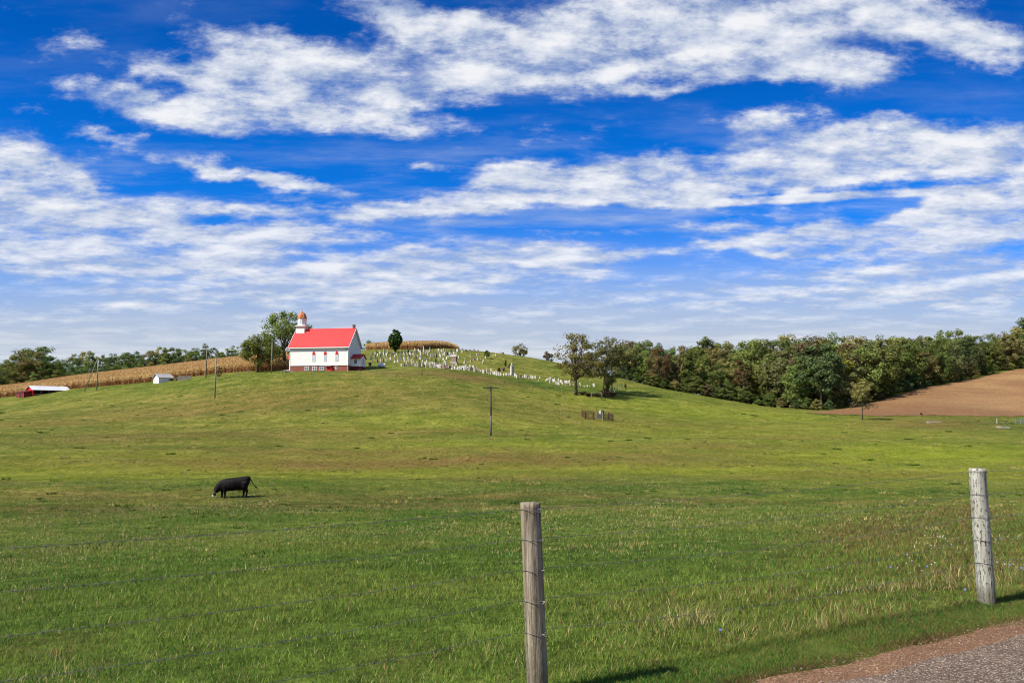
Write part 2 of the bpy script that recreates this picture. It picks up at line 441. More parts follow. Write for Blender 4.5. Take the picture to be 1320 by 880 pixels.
# soft patches of drier, lusher or damper turf, shade of the dip painted in: (px, py, rx, ry, amount)
PATCH = {
 'dry':  [(250,532,170,6,.6),(450,584,260,6,.7),(760,588,240,6,.6),(180,562,150,6,.55),(905,574,160,5,.5),(560,556,150,5,.5),(420,522,150,5,.5),(1010,566,120,4,.45),(80,545,120,6,.5),(640,618,160,4,.5),(1080,612,200,5,.5),(330,520,300,18,.55),(300,560,260,10,.5),(500,598,420,9,.95),(900,598,260,7,.45),(150,640,170,6,.5),(560,642,220,5,.5),(1130,682,95,22,1.0),(1240,665,90,14,.8),(600,486,70,5,.9),(550,482,110,5,.6),
          (1200,546,90,8,.7),(330,506,140,10,.4),(820,545,240,12,.35),(620,640,700,5,.5),(90,655,110,6,.55),(700,528,200,10,.3),(1130,760,220,26,.45),(60,830,80,16,.5),(520,850,60,16,.4),(430,650,300,7,.5)],
 'lush': [(300,606,420,12,.9),(900,606,300,9,1.0),(1180,590,240,22,1.0),(640,575,300,12,.6),(1000,560,300,16,.5),(760,560,250,16,.4),(150,612,200,14,.7),(900,530,200,12,.5),(540,545,200,14,.4)],
 'damp_shade': [(250,626,260,4,.8),(820,624,260,4,.7),(120,640,120,5,.7),(560,636,260,4,.7),(1050,600,160,4,.5),(330,576,160,4,.5),(700,562,160,4,.45),(660,648,760,9,.75),(350,655,420,12,.8),(850,628,330,6,.8),(1180,632,240,8,.7),(50,652,60,12,.8),(700,496,75,5,1.0),(620,668,300,12,.5),(1000,650,300,12,.55),(1280,545,90,7,.9),(820,508,60,5,.6),(200,740,260,30,.3),(900,700,300,22,.3)],  # dark green turf, with the shade of the dip painted in
}
def patches(x, y, z):
    """0..1 weights on the ground, from where the patches lie"""
    out = {}
    for k, lst in PATCH.items():
        acc = np.zeros_like(x)
        for (px, py, rx, ry, am) in lst:
            g = gp(px, py); e = gp(px, py - ry); f_ = gp(px, py + ry)
            ly = max(abs(e.y - f_.y) * 0.5, 0.4); lx = rx / F * g.y
            q = ((x - g.x - (y - g.y) * g.x / g.y) / lx) ** 2 + ((y - g.y) / ly) ** 2
            acc = np.maximum(acc, am * np.exp(-q * 0.9))
        out[k] = acc
    return out

# ---------------------------------------------------------------- pasture
def ground_mat():
    m, t, b, _ = new_mat("pasture_turf")
    g = t.N.new('ShaderNodeNewGeometry').outputs['Position']
    at = lambda n: (lambda a: (setattr(a, 'attribute_name', n), a.outputs['Fac'])[1])(t.N.new('ShaderNodeAttribute'))
    big = t.noise(g, 0.045, 5, 0.6); mid = t.noise(t.mapping(g, sc=(0.75, 1, 1)), 0.33, 6, 0.65); fine = t.noise(g, 2.2, 7, 0.72); tiny = t.noise(g, 9.0, 5, 0.75)
    base = t.mix(t.smooth(t.math('ADD', t.math('MULTIPLY', big, 0.5), t.math('MULTIPLY', mid, 0.5)), 0.38, 0.64), (0.082, 0.110, 0.012), (0.165, 0.158, 0.028))
    tus = t.noise(t.mapping(g, sc=(0.8, 0.40, 0.40)), 0.95, 8, 0.74)
    base = t.mix(t.smooth(tus, 0.54, 0.66, 0, 0.85), base, (0.250, 0.205, 0.070))
    base = t.mix(t.smooth(tus, 0.46, 0.33, 0, 0.9), base, (0.042, 0.072, 0.010))
    base = t.mix(t.smooth(mid, 0.56, 0.76, 0, 0.45), base, (0.21, 0.155, 0.056))
    base = t.mix(t.math('MULTIPLY', at('lush'), t.smooth(tus, 0.28, 0.55, 0.40, 1.0)), base, (0.185, 0.214, 0.018))
    base = t.mix(t.math('MULTIPLY', at('damp_shade'), t.smooth(mid, 0.68, 0.35, 0.35, 0.95)), base, (0.030, 0.074, 0.008))
    base = t.mix(t.math('MULTIPLY', at('dry'), t.smooth(mid, 0.3, 0.6, 0.45, 0.95)), base, (0.150, 0.088, 0.030))
    base = t.mix(t.math('MULTIPLY', at('thatch'), 0.8), base, (0.066, 0.102, 0.014))
    base = t.mix(t.math('MULTIPLY', at('soil'), 0.9), base, (0.23, 0.15, 0.08))
    v = t.math('ADD', t.smooth(fine, 0.32, 0.68, 0.55, 1.38), t.smooth(tiny, 0.3, 0.7, -0.25, 0.25))
    v = t.math('MULTIPLY', v, t.smooth(mid, 0.3, 0.7, 0.8, 1.15))
    t.L.new(t.mix(1.0, base, t.comb(v, v, v), 'MULTIPLY'), b.inputs['Base Color'])
    b.inputs['Roughness'].default_value = 0.95; b.inputs['Specular IOR Level'].default_value = 0.05
    bump(t, b, t.math('ADD', t.math('ADD', fine, t.math('MULTIPLY', mid, 1.5)), t.math('MULTIPLY', tiny, 0.3)), 0.9, 0.16)
    return m
ang = np.concatenate([np.linspace(-48, 48, 470), np.linspace(50, 310, 66)])
ang = np.radians(ang)
rad = np.concatenate([np.geomspace(1.0, 110, 190), np.arange(111, 335, 0.9), np.geomspace(338, 4000, 50)])
AA, RR = np.meshgrid(ang, rad)
gx, gy = RR * np.sin(AA), RR * np.cos(AA)
gz = T(gx, gy)
na, nr = len(ang), len(rad)
ii = np.arange(na * nr).reshape(nr, na)
q = np.stack([ii[:-1], np.roll(ii, -1, 1)[:-1], np.roll(ii, -1, 1)[1:], ii[1:]], -1).reshape(-1, 4)
gverts = np.stack([gx, gy, gz], -1).reshape(-1, 3)
pw = patches(gverts[:, 0], gverts[:, 1], gverts[:, 2])
gs = s_of(gverts[:, 0], gverts[:, 1])
pw['thatch'] = (1 - sstep(gverts[:, 1], 14, 45)) * 0.9
pw['soil'] = np.zeros(len(gverts))
# bare soil under the standing corn
_c = gverts[:, 0] / np.maximum(gverts[:, 1], 1)
_pxc = 660 + _c * F * 0.997
CORN_FRONT = ([-260, 0, 100, 200, 260, 300, 335, 380], [240, 232.5, 228, 222.5, 217.5, 213.5, 211, 212])
cf = np.interp(_pxc, *CORN_FRONT)
pw['soil'] = np.where((_pxc < 400) & (gverts[:, 1] > cf) & (gverts[:, 1] < 325), 1.0, 0.0)
gme = mesh_np("pasture_ground", gverts, q, [ground_mat()], True, pw)
gbm = bmesh.new(); gbm.from_mesh(gme)
gbm.verts.ensure_lookup_table()
cv = gbm.verts.new((0, 0, -EYE))
gbm.verts.ensure_lookup_table()
for i in range(na): gbm.faces.new((gbm.verts[(i + 1) % na], gbm.verts[i], cv))
bmesh.ops.recalc_face_normals(gbm, faces=gbm.faces)
gbm.to_mesh(gme); gbm.free()
if sum(p.normal.z for p in list(gme.polygons)[:50]) < 0: gme.flip_normals()
tag(obj("pasture_ground", gme), "rolling green pasture sloping up to the church hill", "pasture", kind='structure')

# ---------------------------------------------------------------- ploughed field across the hollow
def soil_mat():
    m, t, b, _ = new_mat("tan_stubble_soil")
    g = t.N.new('ShaderNodeNewGeometry').outputs['Position']
    row = t.noise(t.mapping(g, rot=(0, 0, R(-18)), sc=(0.05, 1.2, 1)), 1.0, 5, 0.6)
    n = t.noise(g, 0.06, 5, 0.6); f = t.noise(g, 1.6, 7, 0.75)
    c = t.mix(t.smooth(n, 0.3, 0.7), (0.200, 0.100, 0.036), (0.290, 0.165, 0.064))
    c = t.mix(t.smooth(row, 0.50, 0.72, 0, 0.4), c, (0.15, 0.10, 0.045))
    c = t.mix(t.smooth(t.noise(g, 0.03, 3, 0.5), 0.55, 0.75, 0, 0.5), c, (0.22, 0.17, 0.06))
    c = t.mix(t.smooth(t.noise(g, 0.016, 3, 0.5), 0.45, 0.62, 0, 0.75), c, (0.165, 0.080, 0.030))
    v = t.smooth(f, 0.3, 0.7, 0.60, 1.32)
    t.L.new(t.mix(1.0, c, t.comb(v, v, v), 'MULTIPLY'), b.inputs['Base Color'])
    bump(t, b, t.math('ADD', f, t.math('MULTIPLY', row, 1.5)), 0.9, 0.12)
    return m
pxs = np.linspace(1036, 1600, 420)
lo = np.interp(pxs, [1036, 1060, 1120, 1600], [197, 191, 187.5, 187]) + 3.0 * (vnoise(pxs, pxs * 0, 9.0, 6) - 0.5) + 1.2 * (vnoise(pxs, pxs * 0, 1.6, 6) - 0.5)
hi = np.interp(pxs, [1036, 1060, 1100, 1150, 1200, 1260, 1320, 1600], [197.1, 205, 218, 238, 258, 280, 300, 330])
tt = np.linspace(0, 1, 110)
dd = lo[None, :] * (1 - tt[:, None]) + hi[None, :] * tt[:, None]
fx = (pxs[None, :] - 660) / F / 0.997 * dd
fz = T(fx, dd) + 0.09
ii = np.arange(fx.size).reshape(fx.shape)
q = np.stack([ii[:-1, :-1], ii[:-1, 1:], ii[1:, 1:], ii[1:, :-1]], -1).reshape(-1, 4)
tag(obj("ploughed_field", mesh_np("ploughed_field", np.stack([fx, dd, fz], -1).reshape(-1, 3), q, [soil_mat()], True)),
    "tan ploughed field rising to the wood on the far slope", "field", kind='structure')

# ---------------------------------------------------------------- road and its dirt shoulder
def road_mat(kind):
    m, t, b, _ = new_mat(kind)
    g = t.N.new('ShaderNodeNewGeometry').outputs['Position']
    v = t.voro(g, 105.0, out='Color'); vd = t.voro(g, 105.0); n = t.noise(g, 1.1, 5, 0.6); f = t.noise(g, 30, 6, 0.7)
    chip = t.sep(v)[0]
    if kind == 'road_asphalt':
        c = t.ramp(chip, [(0.0, (0.032, 0.022, 0.015)), (0.45, (0.094, 0.065, 0.043)), (0.8, (0.152, 0.110, 0.074)), (1.0, (0.46, 0.38, 0.30))])
        c = t.mix(t.smooth(n, 0.45, 0.75, 0, 0.35), c, (0.22, 0.16, 0.12))
    else:
        c = t.ramp(chip, [(0.0, (0.085, 0.040, 0.018)), (0.6, (0.215, 0.112, 0.050)), (0.92, (0.31, 0.18, 0.095)), (1.0, (0.46, 0.35, 0.24))])
        c = t.mix(t.smooth(n, 0.4, 0.7, 0, 0.7), c, (0.125, 0.058, 0.026))
    t.L.new(c, b.inputs['Base Color']); b.inputs['Roughness'].default_value = 0.9
    bump(t, b, t.math('SUBTRACT', f, vd), 0.8, 0.006)
    return m
def strip(name, s_in, s_out, lift, mat, wob, label, cat):
    ts = np.linspace(-25, 40, 900)
    wv = wob * (vnoise(ts, ts * 0, 0.9, 8) - 0.5) + wob * 0.7 * (vnoise(ts, ts * 0, 0.25, 9) - 0.5)
    ks = np.linspace(0, 1, 24)
    ss = (s_in + wv)[None, :] * (1 - ks[:, None]) + s_out * ks[:, None]
    x = POST_A[0] + FD[0] * ts[None, :] + FN[0] * ss; y = POST_A[1] + FD[1] * ts[None, :] + FN[1] * ss
    ii = np.arange(x.size).reshape(x.shape)
    q = np.stack([ii[:-1, :-1], ii[1:, :-1], ii[1:, 1:], ii[:-1, 1:]], -1).reshape(-1, 4)
    tag(obj(name, mesh_np(name, np.stack([x, y, np.full_like(x, -EYE + lift)], -1).reshape(-1, 3), q, [mat], True)), label, cat, kind='structure')
e1, e2 = gp(960, 880), gp(1320, 797)
S_DIRT = 0.5 * (s_of(e1.x, e1.y) + s_of(e2.x, e2.y)) - 0.06
e3, e4 = gp(1125, 872), gp(1320, 822)
S_ROAD = 0.5 * (s_of(e3.x, e3.y) + s_of(e4.x, e4.y))
strip("road_shoulder", S_DIRT, S_ROAD - 1.0, 0.006, road_mat('shoulder_dirt'), 0.09, "reddish gravelly dirt edge between road and grass", "shoulder")
strip("road", S_ROAD, S_ROAD - 6.2, 0.014, road_mat('road_asphalt'), 0.10, "worn chip-seal country road at the corner of the view", "road")

# ---------------------------------------------------------------- grass (blades too many to count)
def blade_mat():
    m = bpy.data.materials.new("grass_blades"); m.use_nodes = True
    t = NT(m.node_tree); t.N.clear(); out = t.N.new('ShaderNodeOutputMaterial')
    a = t.N.new('ShaderNodeAttribute'); a.attribute_name = 'tint'
    d = t.N.new('ShaderNodeBsdfDiffuse'); tr = t.N.new('ShaderNodeBsdfTranslucent')
    t.L.new(a.outputs['Color'], d.inputs[0]); t.L.new(a.outputs['Color'], tr.inputs[0])
    mx = t.N.new('ShaderNodeMixShader'); mx.inputs[0].default_value = 0.35
    t.L.new(d.outputs[0], mx.inputs[1]); t.L.new(tr.outputs[0], mx.inputs[2]); t.L.new(mx.outputs[0], out.inputs[0])
    return m
def grass():
    rng = np.random.default_rng(11)
    Vs, Cs = [], []
    for n, where in ((880000, 'field'), (150000, 'verge'), (26000, 'field edge')):
        if where == 'field':
            q0, q1 = 3.2 ** 0.5, 200 ** 0.5
            y = (q0 + rng.random(n) * (q1 - q0)) ** 2; x = y * (-0.72 + rng.random(n) * 1.48)
            kp = rng.random(n) > sstep(y, 95, 200); x, y = x[kp], y[kp]
        elif where == 'verge':
            ts_, ss_ = rng.uniform(-2.5, 9, n), S_DIRT - 0.1 + rng.random(n) * (0.22 - S_DIRT)
            x = POST_A[0] + FD[0] * ts_ + FN[0] * ss_; y = POST_A[1] + FD[1] * ts_ + FN[1] * ss_
        else:
            pxe = rng.uniform(1040, 1400, n)
            y = np.interp(pxe, [1036, 1060, 1120, 1600], [197, 191, 187.5, 187]) + rng.normal(size=n) * 1.6 - 0.6; x = (pxe - 660) / F / 0.997 * y
        wd = 0.0022 + 0.00100 * y ** 0.98
        s = s_of(x, y); tcoord = t_of(x, y)
        keep = s > S_DIRT - 0.02 + 0.24 * (vnoise(tcoord, tcoord * 0, 0.42, 12) - 0.62) + 0.14 * (vnoise(tcoord, tcoord * 0, 0.13, 13) - 0.5)
        keep |= (s > S_DIRT - 0.42) & (rng.random(len(s)) < 0.05)
        x, y, s, tcoord, wd = x[keep], y[keep], s[keep], tcoord[keep], wd[keep]
        z = T(x, y); n = len(x)
        p = patches(x, y, z)
        clump = vnoise(x, y, 0.45, 20); mid = vnoise(x, y, 2.2, 21); big = vnoise(x, y, 6.0, 22)
        verge = (1 - sstep(s + 0.12 * (vnoise(tcoord, tcoord * 0, 0.4, 33) - 0.5), -0.04, 0.20))
        straw = 0.95 * np.exp(-((s - 0.85) / 0.60) ** 2) * sstep(tcoord, 0.8, 2.4) * sstep(vnoise(x, y, 0.7, 30), 0.25, 0.6)           # tall pale grass left uncut along the fence
        far = sstep(y, 22, 70)
        h = (0.018 + 0.044 * clump + 0.026 * mid) * (0.6 + 0.8 * rng.random(n))
        h = h * (1 - 0.52 * verge) * (1 + 1.0 * straw) * (1 + 0.35 * far)
        wv = wd * (0.45 + 0.6 * rng.random(n)) * np.where(verge > 0.5, 0.7, 1.0)
        a = rng.random(n) * 2 * pi; lean = (0.25 + 0.7 * rng.random(n)) * h
        b = rng.random(n) * 2 * pi
        dx, dy = np.cos(a) * wv / 2, np.sin(a) * wv / 2
        lx, ly = np.cos(b) * lean, np.sin(b) * lean
        base = np.stack([x, y, z - 0.012], -1)
        v0 = base + np.stack([-dx, -dy, 0*x], -1); v1 = base + np.stack([dx, dy, 0*x], -1)
        v2 = base + np.stack([dx*0.7 + lx*0.35, dy*0.7 + ly*0.35, h*0.6], -1); v3 = base + np.stack([-dx*0.7 + lx*0.35, -dy*0.7 + ly*0.35, h*0.6], -1)
        v4 = base + np.stack([lx, ly, h], -1)
        Vs.append(np.stack([v0, v1, v2, v3, v4], 1).reshape(-1, 3))
        r = rng.random((n, 1)); r2 = rng.random(n)
        green = np.array([0.088, 0.158, 0.020]) * (1 - r) + np.array([0.225, 0.295, 0.056]) * r
        olive = np.array([0.160, 0.172, 0.030]) * (1 - r) + np.array([0.290, 0.275, 0.072]) * r
        tan = np.array([0.270, 0.220, 0.080]) * (1 - r) + np.array([0.480, 0.410, 0.185]) * r
        deep = np.array([0.034, 0.105, 0.016]) * (1 - r) + np.array([0.088, 0.190, 0.036]) * r
        lushc = np.array([0.150, 0.205, 0.014]) * (1 - r) + np.array([0.260, 0.290, 0.030]) * r
        w_ol = np.clip(0.05 + 1.1 * (mid - 0.42) + 0.4 * far, 0, 0.85)
        w_tan = np.clip(0.12 + 0.5 * (big - 0.50) + 0.40 * (clump - 0.52), 0.03, 0.45) + 0.55 * straw + 0.08 * p['dry']
        w_tan *= (1 - 0.9 * verge)
        w_dp = np.clip(0.8 * verge + 0.95 * p['damp_shade'] + 0.9 * (0.38 - mid), 0, 0.95)
        col = green
        col = np.where((rng.random(n) < w_ol)[:, None], olive, col)
        col = np.where((rng.random(n) < 0.95 * p['lush'])[:, None], lushc, col)
        col = np.where((rng.random(n) < w_dp)[:, None], deep, col)
        col = np.where((r2 < w_tan)[:, None], tan, col)
        red = np.exp(-((s - S_DIRT - 0.06) / 0.10) ** 2) * 0.75
        col = np.where((rng.random(n) < red)[:, None], np.array([0.12, 0.065, 0.032]) * (0.6 + 0.8 * r), col)
        brn = np.array([0.150, 0.090, 0.034]) * (1 - r) + np.array([0.270, 0.175, 0.075]) * r
        col = np.where((rng.random(n) < 0.72 * p['dry'])[:, None], brn, col)
        Cs.append(np.repeat(np.concatenate([col, np.ones((n, 1))], 1), 5, 0))
    for cnt, dark in ((300, True), (800, False)):
        q0, q1 = 13 ** 0.8, 195 ** 0.8
        cy = (q0 + rng.random(cnt) * (q1 - q0)) ** 1.25; cx = cy * (-0.72 + rng.random(cnt) * 1.48)
        k = 34; y = np.repeat(cy, k); x = np.repeat(cx, k); rr_ = np.repeat(0.08 + 0.42 * rng.random(cnt) ** 3, k)
        a = rng.random(cnt * k) * 2 * pi; rd = rr_ * rng.random(cnt * k) ** 0.5
        x = x + np.cos(a) * rd * 1.5; y = y + np.sin(a) * rd; n = len(x); z = T(x, y)
        h = (0.06 + 0.32 * rr_) * (0.5 + 0.8 * rng.random(n)) * (0.55 + 0.45 * sstep(y, 14, 45)); wv = 0.006 + 0.0013 * y
        b = rng.random(n) * 2 * pi; dx, dy = np.cos(b) * wv / 2, np.sin(b) * wv / 2; lx, ly = np.cos(a) * h * 0.5, np.sin(a) * h * 0.5
        base = np.stack([x, y, z - 0.02], -1); o = 0 * x
        Vs.append(np.stack([base + np.stack([-dx, -dy, o], -1), base + np.stack([dx, dy, o], -1), base + np.stack([dx * .7 + lx * .4, dy * .7 + ly * .4, h * .6], -1), base + np.stack([-dx * .7 + lx * .4, -dy * .7 + ly * .4, h * .6], -1), base + np.stack([lx, ly, h], -1)], 1).reshape(-1, 3))
        r = rng.random((n, 1))
        col = (np.array([0.040, 0.078, 0.012]) * (1 - r) + np.array([0.090, 0.140, 0.028]) * r) if dark else (np.array([0.26, 0.21, 0.06]) * (1 - r) + np.array([0.46, 0.40, 0.15]) * r)
        Cs.append(np.repeat(np.concatenate([col, np.ones((n, 1))], 1), 5, 0))
    Vv, Cv = np.concatenate(Vs), np.concatenate(Cs)
    n = len(Vv) // 5; b = np.arange(n)[:, None] * 5
    quads = b + np.array([0, 1, 2, 3]); tri = b + np.array([3, 2, 4])
    me = bpy.data.meshes.new("grass")
    me.vertices.add(len(Vv)); me.vertices.foreach_set('co', Vv.astype(np.float32).ravel())
    loops = np.concatenate([quads.ravel(), tri.ravel()]).astype(np.int32)
    st = np.concatenate([np.arange(n) * 4, n * 4 + np.arange(n) * 3]).astype(np.int32)
    me.loops.add(len(loops)); me.loops.foreach_set('vertex_index', loops)
    me.polygons.add(2 * n); me.polygons.foreach_set('loop_start', st)
    me.update(calc_edges=True)
    at = me.attributes.new('tint', 'FLOAT_COLOR', 'POINT'); at.data.foreach_set('color', Cv.astype(np.float32).ravel())
    me.materials.append(blade_mat())
    tag(obj("grass", me), "green and straw coloured grass growing across the pasture", "grass", kind='stuff')
grass()


# ---------------------------------------------------------------- trees
BARK = plain("tree_bark", (0.13, 0.10, 0.075), (0.05, 0.038, 0.028), 5.0, 0.95, bs=0.8, stretch=(1, 1, 0.3), spec=0.05)
PALE_BARK = plain("pale_bark", (0.30, 0.27, 0.22), (0.12, 0.10, 0.08), 5.0, 0.95, bs=0.6, stretch=(1, 1, 0.3), spec=0.05)
LEAF = {
 'dark':   leaf_mat("leaves_dark_green", (0.054, 0.085, 0.022), (0.194, 0.241, 0.062)),
 'mid':    leaf_mat("leaves_mid_green", (0.088, 0.121, 0.027), (0.277, 0.309, 0.084)),
 'deep':   leaf_mat("leaves_blue_green", (0.048, 0.083, 0.030), (0.163, 0.220, 0.084)),
 'olive':  leaf_mat("leaves_olive", (0.125, 0.119, 0.034), (0.362, 0.312, 0.111)),
 'yellow': leaf_mat("leaves_yellow_green", (0.14, 0.14, 0.018), (0.36, 0.31, 0.05)),
 'russet': leaf_mat("leaves_russet", (0.095, 0.066, 0.028), (0.250, 0.170, 0.075)),
 'tan':    leaf_mat("leaves_dull_brown", (0.09, 0.07, 0.036), (0.225, 0.165, 0.085)),
 'fresh':  leaf_mat("leaves_fresh_green", (0.084, 0.120, 0.022), (0.246, 0.282, 0.072)),
 'sparse': leaf_mat("leaves_thinning", (0.102, 0.096, 0.022), (0.300, 0.258, 0.074), 0.35, (0.20, 0.12, 0.045), 0.08),
 'greygreen': leaf_mat("leaves_grey_green", (0.081, 0.094, 0.031), (0.257, 0.260, 0.103)),
 'cedar':  leaf_mat("scales_cedar", (0.02, 0.044, 0.009), (0.075, 0.135, 0.024), 0.15),
 'dead':   leaf_mat("dead_weeds", (0.075, 0.038, 0.024), (0.190, 0.105, 0.065), 0.2),
}
def make_tree(seed, H, rx, rz_lo, nclump=40, nleaf=70, lsize=0.45, clump_r=0.16, shape='round', limbs=9, trunk_r=None, shell=0.62, bark=None, leaf='mid', fork=1, lean=0.0):
    """unit: metres; crown ellipsoid from height rz_lo to H with radius rx. returns (trunk mesh, crown mesh)"""
    rng = np.random.default_rng(seed); rnd = random.Random(seed)
    ch = H - rz_lo; cz = rz_lo + ch * (0.5 if shape != 'cone' else 0.4)
    cl = []
    k = 0
    while len(cl) < nclump and k < 6000:
        k += 1
        d = rng.normal(size=3); d /= np.linalg.norm(d)
        r = shell + (1 - shell) * rng.random() ** 0.6
        if rng.random() < 0.22: r *= rng.random()
        p = d * r
        if shape == 'egg': w = 1.0 - 0.45 * max(p[2], -0.3)
        elif shape == 'vase': w = 0.72 + 0.42 * p[2]
        elif shape == 'cone': w = (1 - (p[2] + 1) / 2) ** 0.8 * 1.1 + 0.06
        elif shape == 'tall': w = 1.0 - 0.2 * abs(p[2])
        else: w = 1.0
        if shape == 'tall' and leaf == 'cedar': w = 1.0 - 0.22 * abs(p[2]) ** 2.5
        lump = 1.0 if leaf == 'cedar' else 0.80 + 0.40 * float(vnoise(np.array([d[0] * 3.1 + seed]), np.array([d[2] * 3.1 + d[1] * 2.3]), 1.0, seed % 7)[0])
        cl.append((p[0] * rx * w * lump + lean, p[1] * rx * w * lump, cz + p[2] * ch / 2 * (0.92 + 0.16 * rng.random())))
    cl = np.array(cl)
    # wood
    b = MB(); tr = trunk_r or H * 0.022
    topz = rz_lo + ch * 0.55
    pts, rr = [], []
    for i in range(6):
        f = i / 5
        pts.append((lean * f + (rnd.random() - .5) * tr * 1.5 * f, (rnd.random() - .5) * tr * 1.5 * f, -0.3 + (topz + 0.3) * f))
        rr.append(tr * (1.35 if i == 0 else 1.0) * (1 - 0.72 * f))
    b.tube(pts, rr, 8)
    order = rng.permutation(len(cl))[:limbs]
    for o_ in order:
        e = Vector(cl[o_]); f = 0.25 + 0.7 * rnd.random()
        z0 = min(max(rz_lo * 0.55 + (topz - rz_lo * 0.55) * f * 0.9, 0.2), max(e.z - 0.3, 0.3))
        st = Vector((lean * z0 / topz, 0, z0)); r0 = tr * 0.5 * (1 - 0.5 * f)
        mid = st.lerp(e, 0.5) + Vector((rnd.uniform(-.06, .06) * H, rnd.uniform(-.06, .06) * H, 0.02 * H))
        b.tube([st, st.lerp(mid, 0.5), mid, e], [r0, r0 * 0.75, r0 * 0.5, r0 * 0.15], 6, cap=False)
        for _ in range(3):
            near = cl[np.argsort(((cl - np.array(e)) ** 2).sum(1))[rnd.randrange(1, 5)]]
            b.tube([mid, mid.lerp(Vector(near), 0.5) + Vector((0, 0, 0.02 * H)), near], [r0 * 0.4, r0 * 0.25, r0 * 0.08], 5, cap=False)
    tm = b.mesh("trunk", bark or BARK, smooth=True)
    # foliage
    n = len(cl) * nleaf
    cr = clump_r * 2 * rx * (0.65 + 0.7 * rng.random(len(cl)))
    off = rng.normal(size=(len(cl), nleaf, 3)); off /= np.linalg.norm(off, axis=2, keepdims=True)
    off *= (rng.random((len(cl), nleaf, 1)) ** 0.45)
    off[..., 2] *= 0.72
    pos = (cl[:, None, :] + off * cr[:, None, None]).reshape(-1, 3)
    outw = (off + 0.35 * (cl[:, None, :] - np.array([0, 0, cz])) / max(rx, 1)).reshape(-1, 3)
    nn = outw + 0.50 * rng.normal(size=(n, 3)) + np.array([0, 0, 0.45]); nn /= np.linalg.norm(nn, axis=1, keepdims=True)
    u = np.cross(nn, rng.normal(size=(n, 3))); u /= np.linalg.norm(u, axis=1, keepdims=True); v = np.cross(nn, u)
    L = lsize * (0.55 + 0.8 * rng.random((n, 1)))
    droop = nn * L * 0.18
    q = np.stack([pos - u * L * 0.5 - droop, pos - v * L * 0.33, pos + u * L * 0.5 - droop, pos + v * L * 0.33], 1).reshape(-1, 3)
    cm = mesh_np("crown", q, np.arange(n * 4).reshape(-1, 4), [LEAF[leaf]])
    return tm, cm
def plant_tree(name, meshes, loc, label, cat="tree", group=None, sc=1.0, rz=0.0, leaf=None, sxy=None):
    root = empty(name, loc, rz); s2 = sxy or sc
    root.scale = (s2, s2, sc); tag(root, label, cat, group)
    obj("trunk", meshes[0], root)
    cr = obj("crown", meshes[1], root)
    if leaf:
        cr.material_slots[0].link = 'OBJECT'; cr.material_slots[0].material = LEAF[leaf]
    return root
def ground_of(px, py, sink=0.1):
    p = gp(px, py); p.z -= sink; return p

# single trees
def hm(px, py0, py1):
    g = gp(px, py0); return (pix(px, py1, g.y)[2] - g.z), g
h, g = hm(366, 475, 401); g = gd(366, 213); h = pix(366, 401, g.y)[2] - g.z
m1 = make_tree(3, h, 6.4, 2.4, 85, 90, 0.40, 0.12, 'round', 16, 0.42, 0.55, leaf='fresh')
plant_tree("maple_tree", m1, g, "tall light green spreading tree behind the white church's steeple end")
h, g = hm(332.5, 479.5, 430)
m2 = make_tree(7, h, 4.5, 1.7, 84, 100, 0.34, 0.13, 'egg', 12, 0.30, 0.55, leaf='mid')
plant_tree("round_tree", m2, g, "dense rounded tree with dark trunk standing at the corn edge beside the church lawn")
h, g = hm(509.5, 454, 425)
m3 = make_tree(12, h, 1.85, 0.7, 170, 80, 0.28, 0.105, 'tall', 4, 0.16, 0.74, leaf='cedar')
plant_tree("cedar_tree", m3, g, "dense dark oval evergreen standing alone among the upper gravestones")
h, g = hm(628, 462, 451.5)
plant_tree("young_tree", make_tree(14, h, 0.85, 0.5, 26, 50, 0.24, 0.2, 'egg', 4, 0.07, leaf='fresh'), g, "small bushy green tree on the grass right of the upper gravestones")
g = gd(671, 275); h = pix(671, 443.5, g.y)[2] - g.z
plant_tree("hilltop_tree", make_tree(15, h, 2.5, 0.6, 34, 50, 0.34, 0.16, 'round', 8, 0.16, leaf='sparse'), g, "low pale olive tree standing on the bare hilltop skyline right of the graveyard")
g = gd(707, 275); h = pix(707, 453.5, g.y)[2] - g.z
plant_tree("brown_bush", make_tree(16, h, 1.9, 0.2, 24, 50, 0.34, 0.2, 'round', 4, 0.10, leaf='tan'), g, "brownish round bush just over the hilltop beside the sparse tree", "bush")
for px, top, d, rr in ((475, 438.5, 330, 2.6), (486, 447, 335, 1.6)):
    g = gd(px, d); g.z = pix(px, 455, d)[2]; h = pix(px, top, d)[2] - g.z
    plant_tree("distant_tree", make_tree(17 + px, h, rr, 0.6, 24, 50, 0.4, 0.18, 'round', 4, 0.15, leaf='dark'), g,
               "round dark treetop showing past the church annex roof" if px == 475 else "low olive treetop over the corn beside the dark round treetop")
h, g = hm(742.5, 509, 427)
m8 = make_tree(21, h, 5.6, 2.2, 104, 48, 0.36, 0.095, 'egg', 44, 0.36, 0.45, leaf='sparse')
plant_tree("sparse_tree", m8, g, "large tree with thinning olive leaves and bare upper limbs at the graveyard's lower corner")
h, g = hm(777, 506, 436)
m9 = make_tree(25, h, 5.3, 2.3, 90, 80, 0.40, 0.125, 'round', 14, 0.20, 0.5, leaf='greygreen', lean=0.9)
plant_tree("leafy_tree", m9, g, "slimmer trunked leafy olive green tree beside the sparse tree and dead brush")
h, g = hm(786, 497, 431); g = gd(789, 205); h = pix(788, 431, g.y)[2] - g.z
plant_tree("thin_tree", make_tree(26, h, 1.9, 6.5, 26, 26, 0.32, 0.16, 'vase', 14, 0.13, 0.4, leaf='sparse'), g, "thin half bare treetop poking above the leafy olive tree")
h, g = hm(1112, 541, 489)
m10 = make_tree(31, h * 0.98, 2.35, h * 0.46, 46, 60, 0.28, 0.15, 'round', 12, 0.13, 0.45, leaf='olive')
